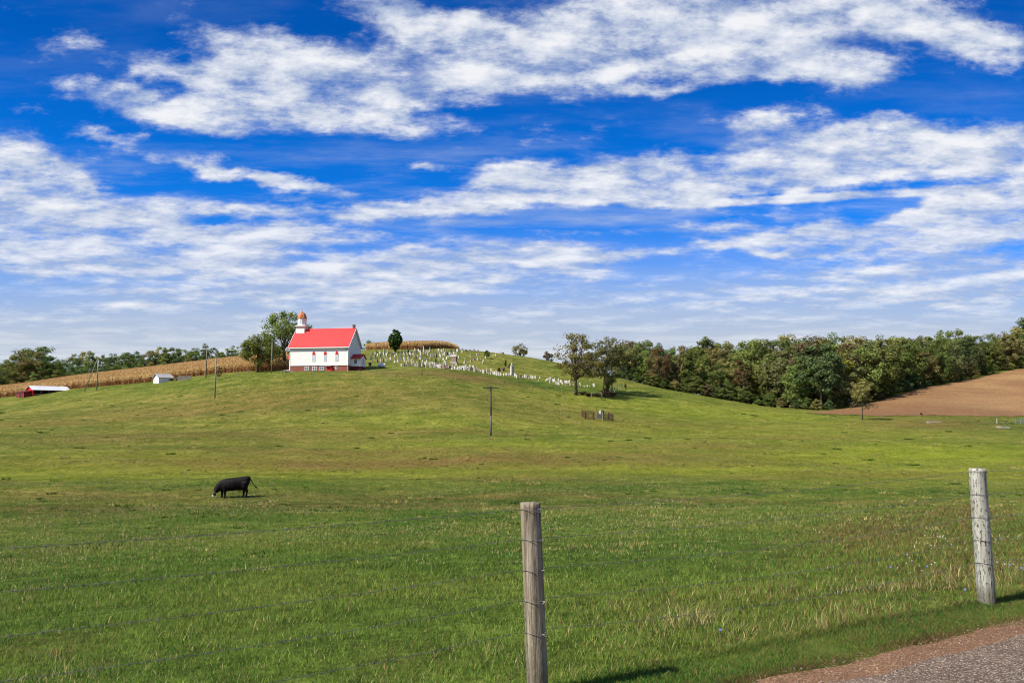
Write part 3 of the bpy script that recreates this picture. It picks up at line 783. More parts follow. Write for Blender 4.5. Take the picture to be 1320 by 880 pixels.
t10 = plant_tree("lone_tree", m10, g, "small solitary tree with a round crown at the edge of the tan field")
low = make_tree(32, h * 0.46, 2.6, h * 0.26, 16, 22, 0.22, 0.14, 'round', 10, 0.06, 0.7, leaf='tan')
obj("lower_branches", low[0], t10); obj("lower_foliage", low[1], t10)
h, g = hm(281, 489, 471)
plant_tree("scrub_tree", make_tree(35, h, 1.1, 0.5, 16, 26, 0.24, 0.18, 'round', 6, 0.06, leaf='russet'), g, "scraggly brownish sapling at the corn edge beside the tall leaning-free pole")

# the wood on the right: rows of trees behind the hollow
SKY_R = ([795, 830, 850, 880, 905, 930, 950, 975, 1000, 1030, 1055, 1085, 1110, 1150, 1190, 1215, 1245, 1275, 1320, 1400], [441, 441, 442, 441, 436, 438, 441, 439, 434, 437, 434, 429, 428, 424, 431, 430, 432, 428, 418, 408])
FRONT_D = ([780, 800, 850, 900, 950, 1000, 1030, 1060, 1100, 1150, 1200, 1260, 1320, 1420], [252, 254, 250, 246, 241, 236, 222, 215, 226, 246, 266, 289, 309, 340])
PROTO = [make_tree(40 + i, 16, [4.6, 4.0, 5.0, 3.4, 4.4, 3.0, 4.2, 5.2][i], [2.2, 1.6, 3.0, 1.2, 2.0, 1.5, 4.5, 2.4][i], [60, 54, 64, 56, 58, 50, 40, 62][i], [62, 62, 62, 62, 62, 62, 40, 62][i], 0.56, 0.145,
                   ['round', 'egg', 'round', 'cone', 'egg', 'tall', 'vase', 'round'][i], 7, 0.26, 0.6, PALE_BARK if i in (5, 6) else BARK, 'mid') for i in range(8)]
SHAPE = ['broad domed', 'egg-shaped', 'wide spreading', 'pointed', 'plump upright', 'narrow upright', 'thin vase-shaped', 'big rounded']
KIND = {'dark': 'dark green', 'greygreen': 'grey-green', 'mid': 'mid green', 'deep': 'bluish green', 'olive': 'olive', 'yellow': 'yellow', 'russet': 'russet', 'tan': 'dull brown', 'fresh': 'light green'}
ORD = lambda n: f"{n}{'th' if 10 <= n % 100 <= 20 else {1: 'st', 2: 'nd', 3: 'rd'}.get(n % 10, 'th')}"
rw = random.Random(77)
WROWS = [("front edge", 0, 0.72, 17.5), ("second row", 9, 0.84, 17), ("third row", 20, 0.93, 17), ("skyline row", 34, 1.0, 15)]
for rname, back, frac, step in WROWS:
    px = 796 + rw.random() * 8; n = 0
    while px < 1372:
        n += 1
        d = np.interp(px, *FRONT_D) + back + rw.uniform(-3, 3)
        g = gd(px, d)
        top = np.interp(px, *SKY_R) + rw.uniform(-7, 9) * (1 if back == 34 else 1.5)
        zt = pix(px, top, np.interp(px, *FRONT_D) + 25)[2]
        H = max((zt - g.z) * (frac + rw.uniform(-0.08, 0.06) * (back < 30)), 6)
        k = rw.choices(range(8), [4, 3, 4, 1.0, 3, 2, 2.2 if back > 25 else 0.9 if back > 5 else 0.2, 4])[0]
        lf = rw.choices(['dark', 'mid', 'deep', 'olive', 'yellow', 'russet', 'tan', 'fresh', 'greygreen'], [4, 6, 2, 5, .6, .8, 1.6, 2, 4] if back < 25 else [2, 4, 1, 6, .9, 1.8, 2, 3, 5])[0]
        if rname == "front edge":
            if abs(px - 960) < 9: lf, k = 'russet', 5
            elif abs(px - 978) < 9: lf, k, H = 'yellow', 5, H * 0.75
            elif abs(px - 1272) < 9: lf, k = 'olive', 3
            elif abs(px - 872) < 8: lf, k = 'tan', 5
        wid = H / 16 * rw.uniform(0.9, 1.2) if H < 16 else rw.uniform(0.98, 1.2) * (0.5 + H / 32)
        g.z -= 0.2
        plant_tree("woodland_tree", PROTO[k], g, f"{SHAPE[k]} {KIND[lf]} tree, {ORD(n)} from the left in the right-hand wood's {rname}", "tree", "trees of the wood beyond the hollow", H / 16, rw.random() * 6.28, lf, wid)
        px += step * rw.uniform(0.78, 1.22)
# low scrub closing the foot of the wood
for rname, back in (("front", -5), ("middle", 10), ("rear", 26)):
    px, n = 798 + rw.random() * 6, 0
    while px < 1370:
        n += 1
        d = np.interp(px, *FRONT_D) + back + rw.uniform(-1, 1); g = gd(px, d); g.z -= 0.3
        lf = rw.choice(['dark', 'deep', 'mid', 'olive', 'tan', 'dark']) if back < 0 else rw.choice(['dark', 'deep'])
        hh = rw.uniform(2.6, 5.5) if px < 1010 or px > 1090 else rw.uniform(2, 3.4)
        if back > 0: hh = rw.uniform(5, 7.5)
        plant_tree("woodland_shrub", PROTO[rw.choice([1, 4, 1])], g, f"low {KIND[lf]} shrub at the right-hand wood's foot, {ORD(n)} from left in the {rname} row", "shrub", "shrubs along the foot of the wood", hh / 16, rw.random() * 6.28, lf, hh / 9)
        px += rw.uniform(11, 20) if back < 0 else rw.uniform(13, 19)
# the belt of trees behind the left corn
SKY_L = ([-40, 0, 15, 40, 55, 70, 85, 100, 115, 140, 160, 185, 200, 213, 225, 245, 263, 280, 290, 310, 330, 350], [462, 461, 455, 446, 449, 461, 460, 451, 450, 456, 450, 454, 448, 443, 446, 448, 441, 450, 444, 447, 449, 450])
for rname, d0, dy, step in (("front row", 335, 6, 19), ("back row", 352, 0, 15)):
    px, n = -36 + rw.random() * 5, 0
    while px < 345:
        n += 1
        d = d0 + rw.uniform(-4, 4); g = gd(px, d); g.z -= 0.2
        top = np.interp(px, *SKY_L) + dy + rw.uniform(-2, 3)
        H = pix(px, top, d)[2] - g.z
        k = rw.choice([0, 1, 2, 4, 7, 7])
        lf = rw.choices(['dark', 'mid', 'deep', 'olive'], [5, 3, 3, 1.5])[0]
        if 255 < px < 300 and dy == 0: k = 6
        big = 1.25 if 20 < px < 60 else 1.0
        plant_tree("belt_tree", PROTO[k], g, f"{SHAPE[k]} {KIND[lf]} tree behind the corn, {ORD(n)} from the left in the {rname}", "tree", "trees behind the corn field", H / 16, rw.random() * 6.28, lf, max(H / 16, 0.62) * big * rw.uniform(0.9, 1.15))
        px += step * rw.uniform(0.75, 1.25)
px, n = -34, 0
while px < 345:
    n += 1
    d = 329 + rw.uniform(-2, 2); g = gd(px, d); g.z -= 0.3; hh = rw.uniform(4.5, 7)
    lf = rw.choice(['dark', 'deep', 'mid', 'dark', 'olive'])
    plant_tree("belt_shrub", PROTO[rw.choice([1, 4])], g, f"{KIND[lf]} shrub under the trees behind the corn, {ORD(n)} from the left", "shrub", "shrubs behind the corn field", hh / 16, rw.random() * 6.28, lf, hh / 10)
    px += rw.uniform(12, 18)
for (px, py, hh, w_, lf, lab, nm) in [
    (783, 505, 2.6, 1.5, 'dark', "dark green bush under the leafy olive tree", "bush"),
    (781, 512, 2.0, 1.9, 'dead', "heap of dry reddish brown brush under the leafy olive tree", "dead_bush"),
    (789, 511.5, 1.2, 1.7, 'dead', "lower heap of brown brush beside the leaning fence boards", "dead_bush"),
    (751, 509, 0.9, 1.6, 'dead', "low brown dead weeds beside the sparse tree's trunk", "dead_bush"),
    (759, 510.5, 0.9, 1.5, 'dead', "low brown dead weeds left of the pale wooden gate frame", "dead_bush"),
    (770, 511, 0.8, 1.4, 'dead', "brown dead weeds behind the pale wooden gate frame", "dead_bush"),
    (652, 474, 2.1, 0.55, 'dead', "rounded reddish shrub standing above the white monument's brush line", "dead_bush"),
    (643, 478.5, 1.0, 0.9, 'dead', "reddish weeds at the left end of the brush line by the white monument", "dead_bush"),
    (649, 478, 1.1, 0.9, 'dead', "reddish weeds below the rounded reddish shrub", "dead_bush"),
    (656, 473.5, 0.9, 0.7, 'dead', "reddish weeds just behind the white monument", "dead_bush"),
    (3, 511, 1.8, 1.6, 'olive', "olive bush at the corn edge left of the red barn", "bush"),
    (806, 501, 1.3, 0.6, 'dead', "rusty weeds at the upper end of the leaning fence boards", "dead_bush"),
    (544, 485, 1.5, 0.22, 'dead', "single dark dead weed stalk on the lawn below the gravestones", "dead_bush"),
]:
    g = gp(px, py); g.z -= 0.1
    mm = make_tree(int(px * 3) % 997, 1.0, 0.5, 0.02, 14, 46, 0.16, 0.22, 'round', 5, 0.03, 0.3, leaf=lf)
    r = plant_tree(nm, mm, g, lab, "bush", None, hh, 0, None, w_)

# ---------------------------------------------------------------- corn (stalks too many to count)
def corn(name, label, pts, seed):
    """pts: (x, y) arrays of stalk feet"""
    rng = np.random.default_rng(seed); x, y = pts; n = len(x); z = T(x, y)
    Vs, Cs = [], []
    Hh = 2.05 + 0.35 * rng.random(n)
    def quad(p0, p1, wv, col):
        d = p1 - p0; sd = np.cross(d, rng.normal(size=d.shape)); sd /= (np.linalg.norm(sd, axis=1, keepdims=True) + 1e-9)
        Vs.append(np.stack([p0 - sd * wv, p0 + sd * wv, p1 + sd * wv * .5, p1 - sd * wv * .5], 1).reshape(-1, 3))
        Cs.append(np.repeat(np.concatenate([col, np.ones((n, 1))], 1), 4, 0))
    foot = np.stack([x, y, z - 0.05], -1)
    lean = np.stack([rng.normal(size=n) * 0.10, rng.normal(size=n) * 0.10, Hh], -1)
    r = rng.random((n, 1))
    tan = np.array([0.54, 0.39, 0.17]) * (1 - r) + np.array([0.74, 0.57, 0.29]) * r
    rust = np.array([0.30, 0.145, 0.058]) * (1 - r) + np.array([0.54, 0.31, 0.130]) * r
    gold = np.array([0.66, 0.47, 0.180]) * (1 - r) + np.array([0.82, 0.64, 0.30]) * r
    quad(foot, foot + lean, 0.05, rust)
    for f0, spread, wv, col in ((0.22, .42, .075, rust), (0.38, .5, .08, rust), (0.52, .5, .08, tan), (0.66, .45, .075, tan), (0.8, .40, .06, gold), (0.9, .25, .06, gold)):
        a = rng.random(n) * 2 * pi; p0 = foot + lean * f0
        dv = np.stack([np.cos(a) * spread, np.sin(a) * spread, (0.25 - 0.55 * rng.random(n)) * spread + 0.08], -1)
        quad(p0, p0 + dv, wv, col)
    V_, C_ = np.concatenate(Vs), np.concatenate(Cs)
    m = bpy.data.materials.get("corn_leaf")
    if not m:
        m = bpy.data.materials.new("corn_leaf"); m.use_nodes = True; t = NT(m.node_tree); t.N.clear()
        out = t.N.new('ShaderNodeOutputMaterial'); a = t.N.new('ShaderNodeAttribute'); a.attribute_name = 'tint'
        d = t.N.new('ShaderNodeBsdfDiffuse'); tr = t.N.new('ShaderNodeBsdfTranslucent'); mx = t.N.new('ShaderNodeMixShader'); mx.inputs[0].default_value = 0.3
        t.L.new(a.outputs['Color'], d.inputs[0]); t.L.new(a.outputs['Color'], tr.inputs[0]); t.L.new(d.outputs[0], mx.inputs[1]); t.L.new(tr.outputs[0], mx.inputs[2]); t.L.new(mx.outputs[0], out.inputs[0])
    tag(obj(name, mesh_np(name, V_, np.arange(len(V_)).reshape(-1, 4), [m], attrs={'tint': C_})), label, "corn", kind='stuff')
rng = np.random.default_rng(3)
n = 90000
pxr = rng.uniform(-70, 372, n); dep = 208 + (322 - 208) * rng.random(n) ** 1.15
cf = np.interp(pxr, *CORN_FRONT)
k = (dep > cf) & ((dep < cf + 14) | (rng.random(n) < 0.8))
xx = (pxr - 660) / F / 0.997 * dep
corn("corn_field", "ripe tan corn standing in the field left of the church", (xx[k], dep[k]), 8)
n = 16000
pxr = rng.uniform(472, 592, n); dep = 266 + 44 * rng.random(n) ** 1.5
f0 = np.interp(pxr, [472, 490, 505, 545, 560, 575, 592], [290, 278, 270, 266.5, 272, 284, 303]); k = dep > f0
xx = (pxr - 660) / F / 0.997 * dep
corn("hilltop_corn", "golden corn standing along the hilltop behind the graves", (xx[k], dep[k]), 9)

# ---------------------------------------------------------------- white church
WHITE = None
def clapboard(name, col, pitch=0.16):
    m, t, b, co = new_mat(name)
    z = t.sep(co)[2]
    saw = t.math('FRACT', t.math('DIVIDE', z, pitch))
    n = t.noise(t.mapping(co, sc=(0.4, 0.4, 2.5)), 1.6, 5, 0.6)
    c = t.mix(t.smooth(n, 0.35, 0.75), col, tuple(q * 0.90 for q in col))
    c = t.mix(t.smooth(saw, 0.90, 0.97, 0, 0.25), c, (0.25, 0.25, 0.26))
    t.L.new(c, b.inputs['Base Color']); b.inputs['Roughness'].default_value = 0.6
    bump(t, b, t.math('SUBTRACT', 1.0, saw), 0.5, 0.03)
    return m
def brick_mat(name, c1, c2, mortar):
    m, t, b, co = new_mat(name)
    br = t.N.new('ShaderNodeTexBrick')
    x, y, z = t.sep(co)[:3]
    t.put(br.inputs['Vector'], t.comb(t.math('ADD', x, y), z, 0))
    br.inputs['Color1'].default_value = (*c1, 1); br.inputs['Color2'].default_value = (*c2, 1); br.inputs['Mortar'].default_value = (*mortar, 1)
    br.inputs['Scale'].default_value = 1.0; br.inputs['Brick Width'].default_value = 0.24; br.inputs['Row Height'].default_value = 0.085; br.inputs['Mortar Size'].default_value = 0.008
    n = t.noise(co, 0.9, 5, 0.6)
    t.L.new(t.mix(t.smooth(n, 0.45, 0.75, 0, 0.4), br.outputs[0], tuple(q * 0.6 for q in c1)), b.inputs['Base Color'])
    bump(t, b, br.outputs[1], -0.3, 0.01)
    return m
def seam_roof(name, col, pitch=0.45, rough=0.5):
    m, t, b, co = new_mat(name)
    x = t.sep(co)[0]
    saw = t.math('PINGPONG', x, pitch / 2)
    seam = t.smooth(saw, 0.0, 0.03, 1.0, 0.0)
    n = t.noise(co, 0.7, 5, 0.6)
    c = t.mix(t.smooth(n, 0.35, 0.75, 0, 0.9), col, tuple(q * 0.80 for q in col))
    c = t.mix(t.math('MULTIPLY', seam, 0.30), c, tuple(q * 0.45 for q in col))
    t.L.new(c, b.inputs['Base Color']); b.inputs['Roughness'].default_value = rough
    bump(t, b, seam, 0.6, 0.03)
    return m
M_CLAP = clapboard("white_clapboard", (0.80, 0.77, 0.70))
M_TRIM = plain("white_trim_paint", (0.80, 0.79, 0.76), (0.70, 0.69, 0.66), 3, 0.55, bs=0.1)
M_BRICK = brick_mat("red_brick", (0.30, 0.080, 0.048), (0.24, 0.066, 0.042), (0.24, 0.14, 0.11))
M_ROOF = seam_roof("red_metal_roof", (0.80, 0.040, 0.036))
M_RED = plain("red_panel_paint", (0.62, 0.018, 0.020), (0.50, 0.014, 0.016), 4, 0.5, bs=0.05)
M_DKRED = plain("dark_red_paint", (0.24, 0.016, 0.018), (0.17, 0.012, 0.014), 4, 0.6, bs=0.1)
M_COPPER = plain("copper_dome", (0.62, 0.215, 0.085), (0.44, 0.13, 0.05), 2.2, 0.42, 0.35, bs=0.15, spec=0.5)
M_GLASS = plain("window_glass", (0.10, 0.115, 0.135), (0.05, 0.06, 0.075), 1.5, 0.12, bs=0.02, spec=0.6)
M_PANEL = plain("frosted_window_panel", (0.60, 0.60, 0.58), (0.36, 0.38, 0.40), 2.5, 0.4, bs=0.05, stretch=(1, 1, 0.4))
M_CHIM = brick_mat("chimney_brick", (0.22, 0.085, 0.055), (0.15, 0.06, 0.045), (0.20, 0.16, 0.14))

fl, fr = gp(373.3, 478.6), None
CX, CYD = pix(373.3, 479, 200.5)[0], 200.5
church = empty("white_church", (CX, CYD, 0), R(-11))
GZ = 0.5 * (gd(373.3, 200.5).z + pix(373.3, 478.8, 200.5)[2])
church.location.z = GZ
tag(church, "white clapboard country church with red roof, brick basement and copper topped steeple", "church")
L, D, HB, HE, HR = 13.9, 7.9, 1.35, 5.75, 4.15
b = MB(); b.box(0.06, L - 0.06, 0.06, D - 0.06, -2.5, HB); b.build("basement", M_BRICK, church)
b = MB()
b.prism([(0, HB), (D, HB), (D, HE), (D / 2, HE + HR), (0, HE)], 'x', 0, L)
wall = b.build("wall", M_CLAP, church)
b = MB()
for x in (0, L - 0.16): b.box(x - 0.012, x + 0.172, -0.03, 0.13, HB, HE - 0.02)
b.box(L - 0.13, L + 0.03, D - 0.15, D + 0.02, HB, HE)
b.box(-0.02, L + 0.02, -0.035, -0.003, HE - 0.30, HE - 0.06); b.box(-0.02, L + 0.02, -0.045, -0.003, HB - 0.06, HB + 0.10)
b.build("trim_board", M_TRIM, wall)
b = MB()
ov, th, sl_ = 0.38, 0.10, HR / (D / 2)
for sgn in (0, 1):
    def yy(v): return v if sgn == 0 else D - v
    o0, o1 = -ov, D / 2
    z0, z1 = HE - ov * sl_, HE + HR
    poly = [(yy(o0), z0 + 0.06), (yy(o1), z1 + 0.06), (yy(o1), z1 + 0.06 + th), (yy(o0), z0 + 0.06 + th)]
    b.prism(poly, 'x', -ov, L + ov)
roof = b.build("roof", M_ROOF, church)
b = MB()
for x in (-ov - 0.05, L + ov):
    for sgn in (0, 1):
        def yy(v): return v if sgn == 0 else D - v
        z0, z1 = HE - ov * sl_, HE + HR
        b.prism([(yy(-ov), z0 - 0.20), (yy(D / 2), z1 - 0.18), (yy(D / 2), z1 + 0.175), (yy(-ov), z0 + 0.175)], 'x', x, x + 0.05)
b.box(-ov, L + ov, -ov - 0.06, -ov, HE - ov * sl_ - 0.16, HE - ov * sl_ + 0.05)
for sgn in (0, 1):
    def yy(v): return v if sgn == 0 else D - v
    z0, z1 = HE - ov * sl_, HE + HR
    b.prism([(yy(-ov + 0.02), z0 + 0.005), (yy(D / 2), z1 + 0.0), (yy(D / 2), z1 + 0.05), (yy(-ov + 0.02), z0 + 0.055)], 'x', L + 0.035, L + ov - 0.003)
b.build("fascia_board", M_TRIM, roof)
b = MB(); zr = HE + HR
b.box(L - 0.45, L + 0.05, D / 2 - 0.25, D / 2 + 0.25, zr - 0.6, zr + 0.72); b.box(L - 0.52, L + 0.12, D / 2 - 0.32, D / 2 + 0.32, zr + 0.72, zr + 0.86)
b.build("chimney", M_CHIM, roof)
# steeple
st = MB(); SX, SY = 1.02, D / 2
st.box(SX - 1.02, SX + 1.02, SY - 1.02, SY + 1.02, HE + 1.2, zr + 0.62)
steeple = st.build("steeple", M_CLAP, church)
b = MB(); b.frust(SX, SY, zr + 0.62, zr + 0.80, 1.30, 1.30, 1.36, 1.36); b.frust(SX, SY, zr + 0.80, zr + 0.95, 1.36, 1.36, 0.9, 0.9)
b.build("cornice", M_TRIM, steeple)
oct_ = lambda r: [(SX + r * cos(pi / 8 + k * pi / 4), SY + r * sin(pi / 8 + k * pi / 4)) for k in range(8)]
b = MB(); b.prism(oct_(1.00), 'z', zr + 0.90, zr + 2.55)
bel = b.build("belfry", M_TRIM, steeple)
b = MB()
for k in range(8):
    a = k * pi / 4; r = 1.00 * cos(pi / 8) + 0.015
    p = Vector((SX + r * cos(a), SY + r * sin(a), 0)); tx = Vector((-sin(a), cos(a), 0)) * 0.22
    for zz in np.arange(zr + 1.25, zr + 2.2, 0.14):
        q1, q2 = p - tx, p + tx; o_ = Vector((cos(a), sin(a), 0)) * 0.03
        b.add([q1 + Vector((0,0,zz)), q2 + Vector((0,0,zz)), q2 + o_ + Vector((0,0,zz + 0.08)), q1 + o_ + Vector((0,0,zz + 0.08)), q1 + Vector((0,0,zz+0.09)), q2 + Vector((0,0,zz+0.09))], [(0,1,2,3), (3,2,5,4)])
b.build("louvre", M_TRIM, bel)
b = MB(); b.lathe([(1.10, zr + 2.52), (1.16, zr + 2.60), (1.14, zr + 2.70), (1.05, zr + 2.85), (1.02, zr + 3.1), (0.95, zr + 3.35), (0.80, zr + 3.62), (0.55, zr + 3.86), (0.28, zr + 4.0), (0.12, zr + 4.08)], SX, SY, 8)
dome = b.build("dome", M_COPPER, steeple)
b = MB(); b.lathe([(0.10, zr + 4.05), (0.13, zr + 4.14), (0.05, zr + 4.22), (0.09, zr + 4.32), (0.02, zr + 4.45), (0.015, zr + 4.62)], SX, SY, 8)
b.build("finial", M_COPPER, dome)
# long-side lancet windows
for x in (5.75, 8.50, 11.25):
    f = empty("window", (x, -0.03, 0)); f.parent = church
    b = MB(); b.box(-0.38, 0.38, -0.05, 0.035, 2.28, 2.38)
    for s_ in (-1, 1): b.box(s_ * 0.30 - 0.04, s_ * 0.30 + 0.04, -0.04, 0.035, 2.38, 3.75)
    b.build("window_frame", M_TRIM, f)
    b = MB(); b.box(-0.255, 0.255, -0.012, 0.035, 2.38, 3.72)
    b.build("window_pane", M_PANEL, f)
    b = MB(); b.box(-0.255, 0.255, -0.03, -0.0135, 3.02, 3.08); b.box(-0.02, 0.02, -0.028, -0.0135, 2.38, 3.02); b.box(-0.02, 0.02, -0.028, -0.0135, 3.08, 3.70)
    b.build("sash_bar", M_TRIM, f)
    arch = [(-0.33, 3.72), (0.33, 3.72), (0.33, 4.00), (0.27, 4.22), (0.15, 4.42), (0, 4.54), (-0.15, 4.42), (-0.27, 4.22), (-0.33, 4.00)]
    b = MB(); b.prism(arch, 'y', -0.05, 0.034); b.build("arch_panel", M_RED, f)
for x, w_, z0, z1 in ((4.15, 0.52, 0.18, 1.10), (5.95, 0.52, 0.18, 1.10), (7.75, 0.52, 0.18, 1.10), (11.15, 0.27, 0.45, 1.08)):
    f = empty("basement_window", (x, 0.05, 0)); f.parent = church
    b = MB(); b.box(-w_, w_, -0.06, 0.02, z0, z0 + 0.09); b.box(-w_, w_, -0.06, 0.02, z1 - 0.09, z1)
    for s_ in (-1, 1): b.box(s_ * (w_ - 0.05) - 0.05, s_ * (w_ - 0.05) + 0.05, -0.058, 0.02, z0 + 0.09, z1 - 0.09)
    if w_ > 0.3: b.box(-0.045, 0.045, -0.055, 0.02, z0 + 0.09, z1 - 0.09); b.box(-w_ + 0.1, w_ - 0.1, -0.045, -0.012, (z0 + z1) / 2 - 0.03, (z0 + z1) / 2 + 0.03)
    b.build("window_frame", M_TRIM, f)
    b = MB(); b.box(-w_ + 0.1, w_ - 0.1, -0.01, 0.018, z0 + 0.09, z1 - 0.09); b.build("window_pane", M_GLASS, f)
# cellar entrance: white hood, dark red door and dark red wedge
b = MB(); b.prism([(-0.45, 1.18), (0.10, 1.36), (0.10, 1.47), (-0.47, 1.28)], 'x', 8.55, 10.15); b.build("awning", M_TRIM, church)
b = MB(); b.box(9.0, 9.95, 0.0, 0.06, -0.4, 1.15); dr = b.build("cellar_door", M_RED, church)
b = MB(); b.prism([(9.95, 1.15), (9.95, -0.4), (10.9, -0.4)], 'y', -0.30, 0.055); b.build("cellar_wedge", M_DKRED, church)
b = MB(); b.tube([(L + 0.06, -0.09, -0.5), (L + 0.06, -0.09, HE - 0.4), (L - 0.02, -0.3, HE - 0.25)], 0.05, 8); b.build("downpipe", M_TRIM, church)
b = MB(); b.box(L - 0.55, L - 0.2, -0.28, -0.035, HE - 0.85, HE - 0.68); b.build("floodlight", plain("grey_metal", (0.2, 0.2, 0.2), None, 6, 0.5), church)
# annex on the shaded gable
AX0, AX1, AY0, AY1 = L, L + 2.35, 1.7, 4.9
annex = empty("annex", (0, 0, 0)); annex.parent = church
ab, ae, ar = 1.15, 2.95, 0.95
b = MB(); b.box(AX0 + 0.004, AX1 - 0.05, AY0 + 0.05, AY1 - 0.05, -2.0, ab); b.build("foundation", plain("annex_red_brick", (0.16, 0.028, 0.024), (0.11, 0.02, 0.018), 5, 0.9), annex)
b = MB(); ym = (AY0 + AY1) / 2
b.prism([(AY0, ab), (AY1, ab), (AY1, ae), (ym, ae + ar), (AY0, ae)], 'x', AX0 + 0.003, AX1); b.build("annex_wall", M_CLAP, annex)
b = MB()
for sgn in (0, 1):
    def yy(v): return AY0 + v if sgn == 0 else AY1 - v
    hw = (AY1 - AY0) / 2; q_ = ar / hw
    b.prism([(yy(-0.3), ae - 0.3 * q_ + 0.03), (yy(hw), ae + ar + 0.03), (yy(hw), ae + ar + 0.12), (yy(-0.3), ae - 0.3 * q_ + 0.12)], 'x', AX0 + 0.004, AX1 + 0.25)
b.build("annex_roof", seam_roof("annex_shaded_roof", (0.42, 0.028, 0.028)), annex)  # darker red than the main roof: the church's shade is in the colour
b = MB(); b.box(AX0 + 0.85, AX0 + 1.45, AY0 - 0.03, AY0 + 0.01, 1.75, 2.65); b.build("annex_window", M_GLASS, annex)
b = MB(); b.box(AX1 - 0.01, AX1 + 0.03, ym - 0.25, ym + 0.25, 1.7, 2.7); b.build("annex_window", M_GLASS, annex)
# porch at the steeple end
pch = empty("porch", (0, 0, 0)); pch.parent = church
b = MB(); b.prism([(2.5, -1.0), (5.4, -1.0), (5.4, 3.35), (3.95, 4.3), (2.5, 3.35)], 'x', -1.3, -0.003); b.build("porch_wall", M_CLAP, pch)
b = MB()
for sgn in (0, 1):
    def yy(v): return 2.5 + v if sgn == 0 else 5.4 - v
    b.prism([(yy(-0.3), 3.22), (yy(1.45), 4.34), (yy(1.45), 4.43), (yy(-0.3), 3.31)], 'x', -1.6, -0.004)
b.build("porch_roof", M_ROOF, pch)

# rubble beside the church's foot
g = gp(370, 479.5)
rk = random.Random(4)
b = MB()
def rock(b, x, y, z, r):
    bm = bmesh.new(); bmesh.ops.create_icosphere(bm, subdivisions=1, radius=r)
    for v in bm.verts: v.co *= rk.uniform(0.7, 1.2); v.co.z *= 0.7
    b.add([v.co + Vector((x, y, z)) for v in bm.verts], [[v.index for v in f.verts] for f in bm.faces]); bm.free()
for k in range(46):
    x, y = rk.gauss(0, 0.75), rk.gauss(0, 0.5); rock(b, x, y, max(0.05, 0.45 - 0.35 * (x * x / 1.2 + y * y)) * rk.random(), rk.uniform(0.12, 0.27))
rp = b.build("rubble_pile", plain("pale_rubble", (0.52, 0.44, 0.36), (0.24, 0.19, 0.14), 2.2, 0.9), None, g)
tag(rp, "low pile of pale rubble stones at the church's steeple end", "rubble pile")

# propane tank and bin beside the annex
g = gp(492, 474.3)
tank = empty("gas_tank", g, R(-14)); tag(tank, "white gas tank lying on the lawn between the church and the graves", "tank")
M_TANK = plain("white_tank_paint", (0.80, 0.80, 0.79), (0.66, 0.66, 0.65), 3, 0.4, bs=0.03)
prof = [(0.02, -0.95), (0.25, -0.92), (0.40, -0.80), (0.46, -0.60), (0.46, 0.60), (0.40, 0.80), (0.25, 0.92), (0.02, 0.95)]
b = MB(); b.lathe([(r, z) for r, z in prof], 0, 0, 16)
me = b.mesh("tank_shell", M_TANK, smooth=True); me.transform(Matrix.Translation((0, 0, 0.66)) @ Matrix.Rotation(R(90), 4, 'Y')); obj("tank_shell", me, tank)
b = MB(); b.lathe([(0.18, 1.08), (0.20, 1.20), (0.17, 1.30), (0.08, 1.34)], 0, 0, 12); b.build("valve_dome", M_TANK, tank, smooth=True)
b = MB()
for x in (-0.55, 0.55): b.box(x - 0.06, x + 0.06, -0.32, 0.32, -0.1, 0.28)
for x in (-0.55, 0.55): pass
b.build("cradle", plain("grey_steel", (0.12, 0.12, 0.12), None, 5, 0.6), tank)
g = gp(476.8, 471.6)
b = MB(); b.lathe([(0.33, -0.05), (0.34, 0.1), (0.36, 0.45), (0.36, 0.75), (0.38, 0.80), (0.30, 0.86)], 0, 0, 14)
bn = b.build("barrel", plain("black_plastic", (0.018, 0.018, 0.02), (0.03, 0.03, 0.03), 4, 0.5), None, g, smooth=True)
tag(bn, "black barrel standing at the end of the church annex", "barrel")

# ---------------------------------------------------------------- farm buildings on the left
M_TIN = seam_roof("pale_tin_roof", (0.60, 0.60, 0.60), 0.6, 0.4)
M_WOOD = plain("weathered_board", (0.33, 0.29, 0.235), (0.17, 0.145, 0.115), 7, 0.9, bs=0.5, stretch=(1, 1, 0.2))
g = gp(38, 510.5)
barn = empty("red_barn", g, R(-42)); tag(barn, "low red cattle barn with white tin roof and open post-built side", "barn")
W2, LB, E2, R2 = 2.2, 8.6, 1.6, 0.95        # half width, length back, eave, rise (gable end faces the front)
b = MB(); b.prism([(-W2, -0.8), (W2, -0.8), (W2, E2), (0, E2 + R2), (-W2, E2)], 'y', 0, 0.12); b.build("front_wall", M_RED, barn)
b = MB(); b.box(-W2, -W2 + 0.12, 0.12, LB, -0.8, E2); b.prism([(-W2 + 0.12, -0.8), (W2, -0.8), (W2, E2), (0, E2 + R2), (-W2 + 0.12, E2)], 'y', LB - 0.12, LB); b.build("back_wall", M_DKRED, barn)
for y in (1.9, 3.8, 5.6): MB().box(W2 - 0.14, W2, y - 0.08, y + 0.08, -0.8, E2).build("post", M_WOOD, barn)
MB().box(W2 - 0.11, W2 - 0.03, 0.125, LB - 0.125, 0.45, 0.60).build("rail", M_WOOD, barn)
MB().box(W2 - 0.15, W2 + 0.01, 0.125, LB - 0.125, E2 - 0.2, E2 - 0.01).build("eave_beam", M_DKRED, barn)
b = MB(); q_ = R2 / W2
for s_ in (-1, 1): b.prism([(s_ * (W2 + 0.35), E2 - 0.35 * q_ + 0.02), (0, E2 + R2 + 0.02), (0, E2 + R2 + 0.10), (s_ * (W2 + 0.35), E2 - 0.35 * q_ + 0.10)], 'y', -0.35, LB + 0.35)
b.build("roof", M_TIN, barn)
ln = empty("lean_to", (0, 0, 0)); ln.parent = barn
